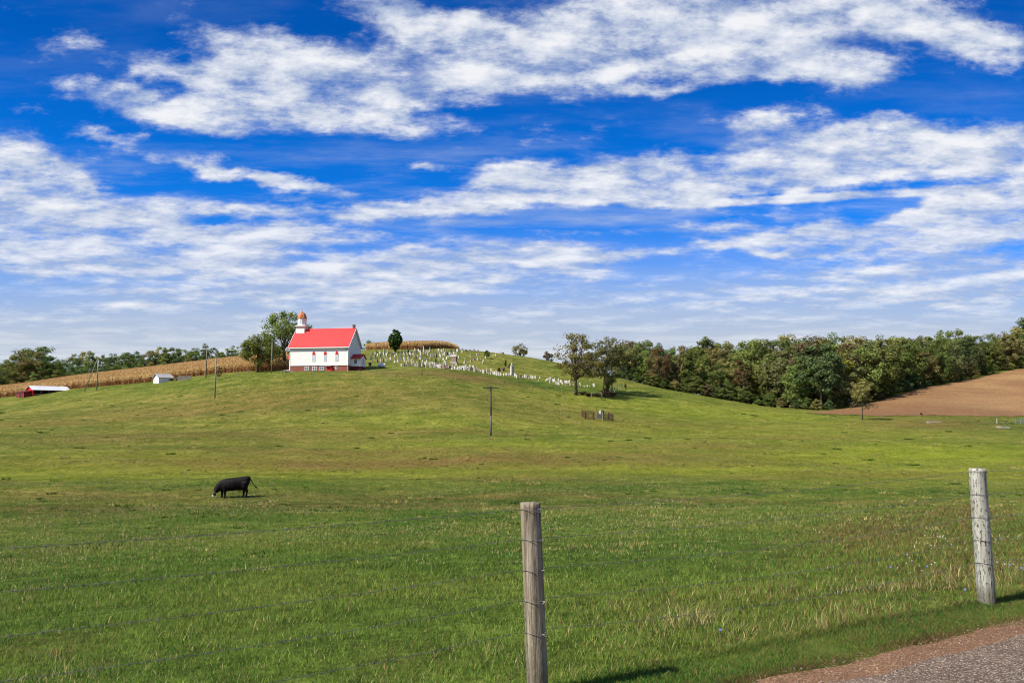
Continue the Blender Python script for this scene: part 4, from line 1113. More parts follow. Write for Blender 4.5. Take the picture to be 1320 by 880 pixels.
b = MB(); b.box(-3.3, 1.6, -1.9, -0.004, -0.8, 1.0); b.build("lean_to_wall", M_DKRED, ln)
b = MB(); b.prism([(-2.1, 0.98), (-0.005, 1.30), (-0.005, 1.38), (-2.1, 1.06)], 'x', -3.5, 1.8); b.build("lean_to_roof", plain("rusty_red_roof", (0.20, 0.030, 0.028), (0.12, 0.03, 0.025), 2, 0.7), ln)
b = MB(); b.box(-1.4, -0.2, -1.93, -1.903, -0.5, 0.8); b.build("doorway", plain("dark_doorway", (0.035, 0.022, 0.018), None, 5, 0.9), ln)
for x in (-3.25, -1.45, -0.15, 1.52): MB().box(x - 0.05, x + 0.05, -1.945, -1.906, -0.6, 0.95).build("jamb", M_WOOD, ln)

g = gp(204.5, 494)
shed = empty("white_shed", g, R(-40)); tag(shed, "small white shed with grey roof at the edge of the corn", "shed")
b = MB(); b.prism([(-0.0, -0.8), (-0.0, 1.5), (-1.25, 2.3), (-2.5, 1.5), (-2.5, -0.8)], 'y', 0, 3.6)
b.build("wall", clapboard("shed_siding", (0.80, 0.80, 0.79), 0.2), shed)
b = MB()
for s_ in (0, 1):
    yy = lambda v: -v if s_ == 0 else -2.5 + v
    b.prism([(yy(-0.22), 1.36), (yy(1.25), 2.33), (yy(1.25), 2.42), (yy(-0.22), 1.45)], 'y', -0.3, 3.8)
b.build("roof", plain("grey_shingle", (0.42, 0.40, 0.39), (0.30, 0.29, 0.28), 3, 0.8), shed)
MB().box(-0.002, 0.03, 2.55, 3.2, -0.3, 1.32).build("door", plain("pale_blue_grey_paint", (0.46, 0.52, 0.54), (0.38, 0.44, 0.46), 3, 0.6), shed)
b = MB()
for y in (-0.012, 3.5): b.box(-0.10, 0.012, y, y + 0.11, -0.3, 1.34)
b.build("corner_board", M_TRIM, shed)
g = gp(225, 491)
wg = empty("hay_wagon", g, R(8)); tag(wg, "low flat wooden wagon between the white shed and the board panel", "wagon")
MB().box(-1.0, 1.0, -0.6, 0.6, 0.62, 0.76).build("deck", M_WOOD, wg)
for x in (-0.75, 0.75):
    for y in (-0.5, 0.5):
        b = MB(); b.lathe([(0.10, -0.06), (0.28, -0.06), (0.30, -0.03), (0.30, 0.03), (0.28, 0.06), (0.10, 0.06)], 0, 0, 14)
        me = b.mesh("wheel", bn.data.materials[0]); me.transform(Matrix.Translation((x, y, 0.30)) @ Matrix.Rotation(R(90), 4, 'X')); obj("wheel", me, wg)
MB().box(-0.9, 0.9, -0.08, 0.08, 0.48, 0.615).build("chassis", M_WOOD, wg)
g = gp(237.5, 490.2)
pn = empty("board_fence", g, R(6)); tag(pn, "short weathered upright board fence in front of the corn", "fence")
b = MB(); rk = random.Random(8)
for k in range(12): b.box(-1.5 + k * 0.25, -1.5 + k * 0.25 + 0.2, -0.02, 0.02, 0.0, 1.15 + rk.uniform(-0.08, 0.08))
b.build("board_panel", M_WOOD, pn); b = MB()
for z in (0.25, 0.9): b.box(-1.5, 1.5, 0.022, 0.07, z, z + 0.1)
b.build("rail", M_WOOD, pn)
for x in (-1.55, 1.55): MB().box(x - 0.05, x + 0.05, -0.05, 0.05, -0.4, 1.3).build("post", M_WOOD, pn)

# ---------------------------------------------------------------- utility poles
M_POLE = plain("weathered_pole", (0.26, 0.235, 0.185), (0.14, 0.12, 0.09), 5, 0.9, bs=0.4, stretch=(1, 1, 0.08))
M_POLE_G = plain("greenish_pole", (0.30, 0.31, 0.20), (0.18, 0.19, 0.115), 5, 0.9, bs=0.4, stretch=(1, 1, 0.08))
M_DPOLE = plain("dark_crossarm", (0.060, 0.050, 0.042), (0.035, 0.03, 0.026), 5, 0.9)
M_INS = plain("insulator_glaze", (0.30, 0.30, 0.28), None, 5, 0.2)
def pole(px, py, top, r, mat, label, arm=0.0, name="utility_pole", d=None):
    g = gp(px, py) if d is None else gd(px, d)
    h = pix(px, top, g.y)[2] - g.z
    root = empty(name, g); tag(root, label, "utility pole", "utility poles around the church hill")
    b = MB(); b.tube([(0, 0, -0.6), (0.01, 0, h * 0.5), (0, 0, h)], [r * 1.15, r, r * 0.75], 10); b.build("shaft", mat, root, smooth=True)
    return root, h
p_, h = pole(124.7, 502.5, 461, 0.14, M_POLE_G, "upright greenish pole with a white fitting and a slanting brace pole")
b = MB(); b.lathe([(0.16, h * 0.80), (0.18, h * 0.82), (0.18, h * 0.90), (0.14, h * 0.92)], 0.18, -0.05, 10); b.build("transformer", plain("pale_can", (0.62, 0.64, 0.66), None, 4, 0.4), p_, smooth=True)
g2 = gp(108, 504) - p_.location
b = MB(); b.tube([(g2.x, g2.y, g2.z - 0.4), (-0.10, -0.16, h * 0.94)], [0.14, 0.10], 8); b.build("brace_pole", M_POLE_G, p_, smooth=True)
p_, h = pole(265.5, 487, 445.5, 0.12, M_POLE, "grey pole rising from the corn edge left of the church")
MB().box(-0.5, 0.5, -0.16, -0.08, h - 0.35, h - 0.24).build("crossarm", M_DPOLE, p_)
p_, h = pole(277, 513, 454, 0.125, M_POLE_G, "pale greenish pole standing on the open pasture below the corn")
MB().box(-0.05, 0.05, -0.17, -0.09, h - 0.9, h - 0.2).build("bracket", M_DPOLE, p_)
p_, h = pole(349.9, 481.5, 437, 0.11, M_POLE_G, "slim pole just left of the church in front of the tall tree")
MB().box(-0.04, 0.04, -0.15, -0.08, h - 0.7, h - 0.15).build("bracket", M_DPOLE, p_)
p_, h = pole(632.7, 561.5, 497.5, 0.125, plain("dark_pole", (0.070, 0.058, 0.043), (0.04, 0.033, 0.026), 5, 0.9, stretch=(1, 1, 0.08)), "dark T-shaped pole with a crossarm standing mid pasture below the graves")
M_DSLEEVE = plain("worn_pole_foot", (0.19, 0.165, 0.12), (0.10, 0.085, 0.06), 5, 0.9, stretch=(1, 1, 0.08))
b = MB(); b.box(-1.08, 1.08, -0.20, -0.09, h - 0.32, h - 0.17); arm = b.build("crossarm", M_DPOLE, p_)
for x in (-0.98, -0.12, 0.98):
    b = MB(); b.lathe([(0.02, h - 0.18), (0.02, h - 0.06), (0.055, h - 0.05), (0.055, h + 0.02), (0.03, h + 0.06)], x, -0.145, 8); b.build("insulator", M_INS, arm)
for s_ in (-1, 1): MB().tube([(s_ * 0.55, -0.15, h - 0.3), (0, -0.13, h - 0.85)], 0.018, 6).build("brace", M_DPOLE, p_)
b = MB(); b.tube([(0, 0, -0.2), (0.003, 0, h * 0.40)], [0.15, 0.138], 10); b.build("lower_sleeve", M_DSLEEVE, p_, smooth=True)

# ---------------------------------------------------------------- gravestones
def stone_mat(name, a, b_): return plain(name, a, b_, 5, 0.85, bs=0.3)
STONE = {'white': stone_mat("white_marble", (0.60, 0.565, 0.49), (0.38, 0.35, 0.29)), 'pale': stone_mat("pale_limestone", (0.40, 0.365, 0.29), (0.24, 0.21, 0.16)),
         'grey': stone_mat("grey_granite", (0.19, 0.175, 0.15), (0.10, 0.095, 0.08)), 'dark': stone_mat("dark_granite", (0.085, 0.08, 0.08), (0.045, 0.043, 0.043)),
         'pink': stone_mat("pink_granite", (0.30, 0.195, 0.150), (0.19, 0.12, 0.095))}
def tablet(outline, y=0.07, base=None):
    b = MB(); b.prism(outline, 'y', -y, y)
    if base: b.box(-base[0], base[0], -base[1], base[1], -0.15, base[2])
    return b
arc = lambda w_, z, n=7, h=None: [(w_ * cos(pi * k / n), z + (h or w_) * sin(pi * k / n)) for k in range(n + 1)]
GS = {
 'round-topped': tablet([(-0.25, -0.2), (0.25, -0.2)] + arc(0.25, 0.60), 0.065).mesh("gravestone", STONE['white']),
 'square-topped': tablet([(-0.24, -0.2), (0.24, -0.2), (0.24, 0.78), (-0.24, 0.78)], 0.065).mesh("gravestone", STONE['white']),
 'pointed': tablet([(-0.25, -0.2), (0.25, -0.2), (0.25, 0.68), (0.12, 0.86), (0, 0.97), (-0.12, 0.86), (-0.25, 0.68)], 0.07).mesh("gravestone", STONE['white']),
 'low block': tablet([(-0.40, 0.2), (0.40, 0.2), (0.40, 0.70), (0.2, 0.78), (-0.2, 0.78), (-0.40, 0.70)], 0.13, (0.50, 0.22, 0.21)).mesh("gravestone", STONE['grey']),
 'shouldered': tablet([(-0.27, 0.1), (0.27, 0.1), (0.27, 0.75), (0.19, 0.78)] + arc(0.17, 0.80, 5) + [(-0.19, 0.78), (-0.27, 0.75)], 0.09, (0.36, 0.18, 0.12)).mesh("gravestone", STONE['pale']),
 'stub': tablet([(-0.15, -0.2), (0.15, -0.2), (0.15, 0.40), (0.08, 0.46), (-0.08, 0.46), (-0.15, 0.40)], 0.06).mesh("gravestone", STONE['white']),
}
M_base = MB().frust(0, 0, -0.2, 0.28, 0.46, 0.46, 0.44, 0.44).frust(0, 0, 0.28, 0.50, 0.34, 0.34, 0.32, 0.32).mesh("base", STONE['pale'])
M_obel = MB().frust(0, 0, 0.50, 2.05, 0.22, 0.22, 0.14, 0.14).frust(0, 0, 2.05, 2.30, 0.14, 0.14, 0.01, 0.01).mesh("shaft", STONE['pale'])
M_ped = MB().frust(0, 0, 0.50, 1.25, 0.26, 0.26, 0.25, 0.25).frust(0, 0, 1.25, 1.36, 0.34, 0.34, 0.36, 0.36).mesh("shaft", STONE['pale'])
M_urn = MB().lathe([(0.12, 1.36), (0.07, 1.44), (0.18, 1.62), (0.20, 1.74), (0.12, 1.80), (0.06, 1.90)], 0, 0, 10).mesh("urn", STONE['pale'], smooth=True)
rs = random.Random(19)
def set_mat(o, key):
    for s_ in o.material_slots: s_.link = 'OBJECT'; s_.material = STONE[key]
def gravestone(px, py, kind, tone, label, sc=1.0, d=None, tall=1.0):
    g = gp(px, py) if d is None else gd(px, d)
    rz = -R(rs.uniform(12, 66))
    if kind in GS:
        o = obj("gravestone", GS[kind], None, g); set_mat(o, tone)
    else:
        o = empty("gravestone", g)
        for nm, me in (("base", M_base), ("shaft", M_obel if kind == 'obelisk' else M_ped)) + ((("urn", M_urn),) if kind == 'urn-topped' else ()):
            c = obj(nm, me, o); set_mat(c, tone)
    o.rotation_euler = (R(rs.uniform(-4, 4)) if kind in GS else 0, R(rs.uniform(-3.5, 3.5)) if kind in GS else 0, rz)
    sc *= 0.74
    o.scale = (sc * rs.uniform(0.92, 1.08), sc, sc * tall)
    return tag(o, label, "gravestone", "gravestones on the church hill")
TABL = ['round-topped', 'square-topped', 'pointed', 'shouldered', 'low block', 'stub']
SIZE = lambda s_: "small " if s_ < 0.9 else "large " if s_ > 1.25 else ""
def row(name, line, x0, x1, step, jy, wk, wt, s0, s1, skip=0.0):
    px, n = x0, 0; xs_, ys_ = zip(*line)
    while px < x1:
        if rs.random() >= skip:
            n += 1
            k = rs.choices(TABL + ['obelisk', 'urn-topped', 'pillar'], wk)[0]; tn = rs.choices(['white', 'pale', 'grey', 'dark', 'pink'], wt)[0]
            sc = rs.uniform(s0, s1)
            if k in ('obelisk', 'urn-topped', 'pillar'): sc = rs.uniform(0.62, 0.9)
            tw = {'white': 'white', 'pale': 'pale', 'grey': 'grey', 'dark': 'dark', 'pink': 'pinkish'}[tn]
            gravestone(px, np.interp(px, xs_, ys_) + rs.uniform(-jy, jy), k, tn, f"{SIZE(sc)}{tw} {k} gravestone, {ORD(n)} from left in the {name}", sc)
        px += step * rs.uniform(0.65, 1.35)
FRONT = [(512, 472), (540, 472.3), (560, 473.8), (590, 476), (610, 478), (630, 481.5), (650, 484.5), (672, 487), (690, 488.5)]
up = lambda dy: [(x, y - dy) for x, y in FRONT]
row("lowest graveyard row", FRONT, 514.5, 560, 3.3, 0.5, [5, 4, 3, 3, 1, 3, .5, .5, .5], [6, 3, 2, 1.5, .4], 0.85, 1.35)
row("lowest row under the large monument", FRONT, 560.5, 600, 2.3, 0.7, [5, 4, 3, 3, 1, 2, .7, .7, .5], [9, 3, 1, 1, .8], 1.0, 1.6)
row("lowest row right of the big monument", FRONT, 600.5, 640, 2.7, 1.0, [5, 4, 3, 3, 1, 3, 1, 1, .5], [9, 3, 1, .8, .6], 0.9, 1.5)
row("lowest row below the brush line", FRONT, 640, 657, 2.9, 1.2, [5, 4, 3, 2, 1, 4, 0, 0, 0], [9, 2, 1, .5, 0], 0.8, 1.2)
row("lowest row past the white monument", FRONT, 664, 690, 2.9, 1.2, [4, 4, 3, 3, 1, 3, .6, .4, 0], [9, 2, .5, .5, 0], 0.9, 1.4)
row("second graveyard row", up(3.2), 524, 578, 3.0, 0.6, [4, 3, 3, 3, 1, 1, 2, 1, 1], [5, 4, 2, 1, .8], 0.95, 1.4, .15)
row("second row right of the big monument", up(3.6), 588, 634, 4.2, 1.0, [4, 3, 3, 3, 1, 1, 3, 2, 1], [6, 4, 1.5, .8, .8], 0.95, 1.4, .15)
UP = [("third", 466.3, 480, 578, 5.0), ("fourth", 463.2, 478, 580, 4.6), ("fifth", 460.3, 478, 584, 4.7), ("sixth", 457.6, 480, 588, 4.5), ("seventh", 455.2, 482, 590, 3.9), ("topmost", 452.9, 519, 592, 3.7)]
for nm, y_, x0, x1, st_ in UP:
    yl = [(470, y_ + 0.6), (500, y_ + 0.2), (545, y_), (570, y_ + 0.3), (600, y_ + 1.2)]
    row(f"{nm} graveyard row", yl, x0, x1, st_, 0.8, [3, 3, 2, 3, 3, 2, 1.6, 1.4, 1], [5, 4, 3, 2.2, 1.2], 0.85, 1.35, .12)
cnt = {True: 0, False: 0}
for k, (px, py, kd, tn, sc) in enumerate(sorted([(586, 452.4, 'low block', 'grey', 1.2), (590, 451.8, 'square-topped', 'dark', 1.4), (596, 454.4, 'low block', 'pale', 1.2), (596, 451.8, 'square-topped', 'grey', 1.2), (601, 453.2, 'low block', 'dark', 1.1),
      (606, 452.8, 'low block', 'grey', 1.0), (611, 452.6, 'low block', 'pink', 1.1), (616, 453, 'low block', 'grey', .9), (645, 455.6, 'low block', 'pale', .9), (648.5, 455.8, 'low block', 'dark', .8), (606.2, 460.5, 'round-topped', 'pale', 1.1),
      (610.6, 464, 'pillar', 'pink', .85), (607.2, 466.4, 'urn-topped', 'pale', .7), (615.4, 464, 'urn-topped', 'white', .7), (620.5, 463.4, 'obelisk', 'pale', .62), (615, 458, 'pillar', 'white', .6), (617.5, 457.8, 'shouldered', 'pink', 1.1),
      (623, 465.8, 'urn-topped', 'white', .62), (622.6, 468.3, 'low block', 'pale', .9), (626, 462, 'round-topped', 'white', 1.1), (631.2, 466.4, 'shouldered', 'grey', 1.0), (635.6, 459, 'stub', 'white', 1.2), (639, 458.7, 'urn-topped', 'white', .6), (599, 468.6, 'urn-topped', 'white', .85),
      (595, 463.4, 'round-topped', 'grey', 1.0), (591, 461.5, 'square-topped', 'white', 1.1)])):
    tw = {'white': 'white', 'pale': 'pale', 'grey': 'grey', 'dark': 'dark', 'pink': 'pinkish'}[tn]
    where = "along the bare hilltop skyline" if py < 457 else "on the open slope near the small bushy tree"
    cnt[py < 457] += 1
    gravestone(px, py, kd, tn, f"{SIZE(sc)}{tw} {kd} gravestone, {ORD(cnt[py < 457])} from left {where}", sc)
for k in range(34):
    px = 703 + 36 * (k / 34) + rs.uniform(-1.5, 1.5); py = np.interp(px, [700, 740], [489, 495]) + rs.uniform(-1.5, 4.5)
    kd = rs.choice(['round-topped', 'square-topped', 'stub', 'pointed', 'stub'])
    gravestone(px, py, kd, rs.choice(['white', 'white', 'white', 'pale']), f"white {kd} gravestone, {ORD(k + 1)} from left in the scatter beside the sparse tree", rs.uniform(0.75, 1.2))
for k, (px, py) in enumerate([(694, 491), (695.5, 487.5), (747.5, 495.5), (748.5, 497.5), (753, 499), (757, 498.5), (760, 498), (765.5, 498.3)]):
    gravestone(px, py, ['stub', 'round-topped', 'pointed'][k % 3], 'white', f"stray white {['stub', 'round-topped', 'pointed'][k % 3]} gravestone, {ORD(k + 1)} from left around the sparse tree's trunk", 0.75 if k != 7 else 1.3)
# large monument with a wide cap, tall white monument
g = gp(585.2, 468.5); bigm = empty("large_monument", g, R(-24)); tag(bigm, "large pale family monument with a wide cap among the graves", "monument")
MB().box(-0.95, 0.95, -0.5, 0.5, -0.3, 0.45).build("base", STONE['pale'], bigm)
MB().box(-0.72, 0.72, -0.36, 0.36, 0.45, 1.60).build("die_block", STONE['pink'], bigm)
MB().frust(0, 0, 1.60, 1.85, 0.78, 0.42, 0.98, 0.55).frust(0, 0, 1.85, 2.15, 0.98, 0.55, 0.6, 0.3).build("cap", STONE['white'], bigm)
g = gp(660, 483.3); wm = empty("white_monument", g, R(30)); tag(wm, "tall white marble monument with pointed top rising beside reddish brush", "monument")
MB().frust(0, 0, -0.3, 0.35, 0.46, 0.46, 0.44, 0.44).build("base", STONE['white'], wm)
MB().frust(0, 0, 0.35, 2.05, 0.36, 0.36, 0.33, 0.33).frust(0, 0, 2.05, 2.2, 0.40, 0.40, 0.38, 0.38).build("shaft", STONE['white'], wm)
MB().lathe([(0.2, 2.2), (0.12, 2.3), (0.17, 2.5), (0.14, 2.75), (0.07, 2.95), (0.01, 3.05)], 0, 0, 10).build("finial", STONE['white'], wm, smooth=True)

# ---------------------------------------------------------------- far fences
M_PALEPOST = plain("pale_post", (0.40, 0.34, 0.22), (0.24, 0.20, 0.13), 6, 0.9)
M_WIRE = plain("dull_wire", (0.09, 0.085, 0.08), None, 10, 0.5, 0.6)
def wire_fence(name, label, posts, hgt, r, mat, wires=3, wr=0.006):
    pts = [gp(px, py) for px, py in posts]
    o0 = pts[0].copy(); root = empty(name, o0); tag(root, label, "fence"); rl = random.Random(len(posts))
    tops = []
    for p in pts:
        q = p - o0; hh = hgt * rl.uniform(0.85, 1.12); ln = rl.uniform(-0.06, 0.06)
        b = MB(); b.tube([(q.x, q.y, q.z - 0.4), (q.x + ln, q.y, q.z + hh)], [r, r * 0.9], 6); b.build("post", mat, root); tops.append((q, hh))
    for k in range(wires):
        z = hgt * (0.3 + 0.6 * k / max(wires - 1, 1))
        MB().tube([(q.x, q.y - r, q.z + z) for q, hh in tops], wr, 4).build("wire", M_WIRE, root)
    return root
wire_fence("lawn_fence", "thin wire fence with pale posts along the foot of the church lawn", [(383, 483), (403, 483), (423, 482.5), (443, 482), (462.5, 480.5), (483, 481), (504, 482.7), (525, 484), (566, 486.3), (587, 489), (608.4, 492.5), (628, 494), (647.5, 497.4), (666.5, 498.5), (685.5, 501), (704, 503.3), (724, 506.3)], 0.85, 0.045, M_PALEPOST)
wire_fence("leaning_fence", "weathered leaning post fence running up the slope from the dead brush", [(786.5, 507), (789.5, 506), (792.5, 505), (795.5, 504), (798, 503), (800.5, 502.3), (803.5, 501.4), (806, 500.8)], 1.35, 0.09, M_WOOD, 2)
wire_fence("slope_fence", "low brushy fence with dark posts climbing behind the white monument", [(648, 478), (654, 474.5), (660, 472), (665, 469.6), (670, 467.2), (676, 464.6), (682, 462.3)], 0.8, 0.06, M_WOOD, 2)
wire_fence("corn_edge_fence", "thin wire fence along the edge of the corn left of the church", [(268, 491), (279, 490), (293.5, 486), (307, 484.5), (320, 483)], 1.0, 0.05, M_WOOD, 2)
wire_fence("field_fence", "thin stake fence across the hollow below the tan field", [(1267, 545), (1295, 546.5), (1306, 546.5), (1330, 547)], 0.9, 0.03, M_WOOD, 1)
g = gp(769, 512.5); gf = empty("gate_frame", g, R(8)); tag(gf, "pale wooden frame of two posts and a top rail below the leafy tree", "gate frame")
for x in (-1.15, 1.15): MB().box(x - 0.06, x + 0.06, -0.06, 0.06, -0.4, 0.92).build("post", M_PALEPOST, gf)
MB().box(-1.25, 1.25, -0.06, 0.06, 0.92, 1.04).build("rail", M_PALEPOST, gf)
# small iron enclosure on the hillside
M_RUST = plain("rusty_iron", (0.17, 0.075, 0.040), (0.085, 0.042, 0.028), 8, 0.8, 0.2)
M_DRUST = plain("dark_rusty_iron", (0.06, 0.035, 0.026), (0.035, 0.022, 0.018), 8, 0.8, 0.2)
g = gp(772.5, 541.3); enc = empty("iron_enclosure", g, R(5)); tag(enc, "square rusty iron picket enclosure around a lone grave on the open hillside", "enclosure")
hw = 2.35; hgt = 1.15
def zrel(x, y): p = Matrix.Rotation(R(5), 4, 'Z') @ Vector((x, y, 0)); return T1(g.x + p.x, g.y + p.y) - g.z
for (xa, ya, xb, yb, mat) in ((-hw, 0, -0.55, 0, M_RUST), (0.55, 0, hw, 0, M_DRUST), (-hw, 3.6, hw, 3.6, M_RUST), (-hw, 0, -hw, 3.6, M_RUST), (hw, 0, hw, 3.6, M_DRUST)):
    b = MB(); n = int(max(abs(xb - xa), abs(yb - ya)) / (0.16 if ya == yb else 0.40))
    for k in range(n + 1):
        f = k / n; x, y = xa + (xb - xa) * f, ya + (yb - ya) * f; z = zrel(x, y)
        b.tube([(x, y, z - 0.05), (x, y, z + hgt)], 0.026, 4)
    for zz in (0.15, hgt - 0.15): b.tube([(xa, ya, zrel(xa, ya) + zz), (xb, yb, zrel(xb, yb) + zz)], 0.03, 4)
    b.build("picket_panel", mat, enc)
for x, y, m_ in ((-hw, 0, M_DRUST), (hw, 0, M_DRUST), (-hw, 3.6, M_RUST), (hw, 3.6, M_RUST), (-0.55, 0, M_PALEPOST), (0.55, 0, M_PALEPOST), (-0.95, 0, M_RUST)):
    z = zrel(x, y); b = MB(); b.box(x - 0.06, x + 0.06, y - 0.06, y + 0.06, z - 0.3, z + hgt + 0.08); b.frust(x, y, z + hgt + 0.08, z + hgt + 0.2, 0.07, 0.07, 0.01, 0.01); b.build("corner_post", m_, enc)
MB().tube([(-0.25, 1.0, zrel(-0.25, 1.0)), (-0.25, 1.0, 2.25)], 0.025, 6).build("rod", M_RUST, enc)
gg = gp(774.3, 540.2); gg = gd(774.3, gg.y + 1.2)
st_ = empty("gravestone", gg, R(-20)); tag(st_, "dark gravestone with a bright white top inside the iron enclosure", "gravestone", "gravestones on the church hill")
MB().frust(0, 0, -0.3, 0.85, 0.45, 0.3, 0.42, 0.28).build("base", STONE['dark'], st_); MB().box(-0.30, 0.05, -0.2, 0.2, 0.85, 1.45).build("headstone", STONE['white'], st_)
MB().lathe([(0.22, 0.85), (0.28, 1.15), (0.2, 1.45), (0.05, 1.55)], 0.30, 0, 10).build("urn", STONE['dark'], st_)
# things in the hollow at the right
g = gp(1285.4, 546); b = MB(); b.tube([(0, 0, -0.3), (0.0, 0, 0.82)], 0.13, 8); b.lathe([(0.14, 0.80), (0.10, 0.90), (0.02, 0.95)], 0, 0, 8)
tag(b.build("marker_post", STONE['pale'], None, g), "short stout white marker post in the hollow at the right", "post")
for px, py, L_, W_, lab in ((1204, 544.3, 2.9, 0.7, "long pale concrete slab lying in the grass of the hollow below the field"), (1293, 551.2, 2.2, 1.3, "pale flat slab lying in front of the white marker post")):
    g = gp(px, py); b = MB(); b.prism([(-L_/2, -W_/2), (L_/2 - 0.2, -W_/2), (L_/2, 0), (L_/2 - 0.1, W_/2), (-L_/2 + 0.15, W_/2)], 'z', -0.2, 0.22)
    tag(b.build("concrete_slab", plain("pale_concrete", (0.42, 0.36, 0.30), (0.30, 0.25, 0.21), 4, 0.9) if L_ > 2.5 else bpy.data.materials["pale_concrete"], None, g, R(4)), lab, "slab")
g = gp(1322, 546.5); cr = empty("stock_pen", g, R(5)); tag(cr, "grey metal barred stock pen at the right-hand edge of the hollow", "pen")
M_GALV = plain("galvanised_bars", (0.38, 0.42, 0.42), None, 6, 0.4, 0.5)
for x in (-0.95, 0.95):
    for y in (0, 1.4): MB().box(x - 0.04, x + 0.04, y - 0.04, y + 0.04, -0.2, 1.0).build("post", M_GALV, cr)
for y in (0, 1.4):
    b = MB()
    for z in (0.2, 0.45, 0.7, 0.92): b.box(-0.91, 0.91, y - 0.02, y + 0.02, z, z + 0.06)
    b.build("bar_panel", M_GALV, cr)
g = gp(1187.5, 535); b = MB(); b.lathe([(0.28, -0.05), (0.30, 0.3), (0.2, 0.5), (0.05, 0.55)], 0, 0, 8)
tag(b.build("stump", plain("dark_stump", (0.05, 0.032, 0.024), None, 5, 0.9), None, g), "small dark stump at the lower edge of the tan field", "stump")

# ---------------------------------------------------------------- grazing cow
def cow():
    g = gp(301, 641.0)
    root = empty("cow", g, R(4))
    tag(root, "black cow with a white muzzle grazing alone in the pasture, tail swung out", "cow")
    b = MB()
    def loft(rings, k=18):
        vs = []
        for (x, y, z, ry, rz) in rings:
            for j in range(k):
                a = 2 * pi * j / k; cx, sx = cos(a), sin(a)
                vs.append((x, y + ry * math.copysign(abs(cx) ** 0.85, cx), z + rz * math.copysign(abs(sx) ** 0.85, sx)))
        n = len(rings)
        fs = [(i*k+j, i*k+(j+1)%k, (i+1)*k+(j+1)%k, (i+1)*k+j) for i in range(n-1) for j in range(k)]
        fs += [tuple(range(k))[::-1], tuple(range((n-1)*k, n*k))]
        b.add(vs, fs)
    # trunk from rump (+x) to chest (-x)
    loft([(0.97, 0, 1.125, 0.116, 0.132), (0.93, 0, 1.055, 0.223, 0.254), (0.80, 0, 0.975, 0.281, 0.348), (0.60, 0, 0.905, 0.310, 0.395), (0.35, 0, 0.860, 0.330, 0.399), (0.05, 0, 0.825, 0.369, 0.404), (-0.25, 0, 0.800, 0.359, 0.399),
          (-0.50, 0, 0.775, 0.320, 0.385), (-0.70, 0, 0.755, 0.262, 0.338), (-0.82, 0, 0.725, 0.204, 0.263), (-0.92, 0, 0.685, 0.136, 0.188)])
    # neck down to the head
    b.tube([(-0.62, 0, 0.86), (-0.80, 0, 0.72), (-0.98, 0, 0.54), (-1.08, 0, 0.42)], [0.28, 0.26, 0.215, 0.17], 14)
    b.tube([(-1.02, 0, 0.47), (-1.09, 0, 0.37), (-1.16, 0, 0.22), (-1.20, 0, 0.10), (-1.215, 0, 0.04)], [0.15, 0.155, 0.13, 0.098, 0.075], 14)
    for s_ in (-1, 1):     # ears
        b.tube([(-1.02, s_ * 0.10, 0.46), (-1.04, s_ * 0.20, 0.46), (-1.05, s_ * 0.29, 0.43)], [0.05, 0.062, 0.02], 8)
    # fore legs (x, y), then hind legs with hock behind
    for dx, s_ in ((0.06, -1), (-0.20, 1)):
        b.tube([(-0.52 + dx * .6, s_ * 0.14, 0.90), (-0.52 + dx, s_ * 0.17, 0.74), (-0.54 + dx, s_ * 0.18, 0.50), (-0.55 + dx, s_ * 0.18, 0.33), (-0.545 + dx, s_ * 0.18, 0.30), (-0.54 + dx, s_ * 0.18, 0.12), (-0.55 + dx, s_ * 0.18, 0.06), (-0.57 + dx, s_ * 0.18, -0.02)], [0.08, 0.19, 0.13, 0.082, 0.078, 0.058, 0.070, 0.072], 10)
    for dx, s_ in ((0.02, -1), (-0.24, 1)):
        b.tube([(0.72 + dx * .35, s_ * 0.12, 1.06), (0.71 + dx * .5, s_ * 0.17, 0.90), (0.68 + dx, s_ * 0.19, 0.66), (0.78 + dx, s_ * 0.19, 0.47), (0.83 + dx, s_ * 0.19, 0.40), (0.80 + dx, s_ * 0.19, 0.20), (0.785 + dx, s_ * 0.19, 0.07), (0.765 + dx, s_ * 0.19, -0.02)], [0.10, 0.24, 0.20, 0.105, 0.082, 0.060, 0.070, 0.072], 10)
    b.lathe([(0.05, 0.38), (0.12, 0.42), (0.15, 0.50), (0.12, 0.62)], 0.36, 0, 10)     # udder
    for x, y in ((0.30, 0.05), (0.42, 0.05), (0.30, -0.05), (0.42, -0.05)): b.lathe([(0.016, 0.32), (0.022, 0.37), (0.03, 0.43)], x, y, 6)
    me = b.mesh("cow_raw")
    tmp = obj("cow_raw", me)
    rm = tmp.modifiers.new("r", 'REMESH'); rm.mode = 'VOXEL'; rm.voxel_size = 0.022
    sm = tmp.modifiers.new("s", 'SMOOTH'); sm.factor = 0.5; sm.iterations = 14
    dg = bpy.context.evaluated_depsgraph_get()
    body = bpy.data.meshes.new_from_object(tmp.evaluated_get(dg))
    bpy.data.objects.remove(tmp, do_unlink=True)
    coat, t, bs_, co = new_mat("black_hide")
    n = t.noise(co, 2.2, 5, 0.6)
    t.L.new(t.mix(t.smooth(n, 0.4, 0.75), (0.004, 0.003, 0.003), (0.015, 0.009, 0.007)), bs_.inputs['Base Color'])
    bs_.inputs['Roughness'].default_value = 0.7; bs_.inputs['Specular IOR Level'].default_value = 0.12; bump(t, bs_, t.noise(co, 45, 3, 0.6), 0.25, 0.01)
    white = plain("white_muzzle_hair", (0.74, 0.68, 0.60), (0.60, 0.52, 0.45), 8, 0.8)
    pink = plain("udder_skin", (0.52, 0.27, 0.14), (0.42, 0.20, 0.11), 8, 0.6)
    horn = plain("hoof_horn", (0.025, 0.022, 0.02), None, 8, 0.6)
    body.materials.clear()
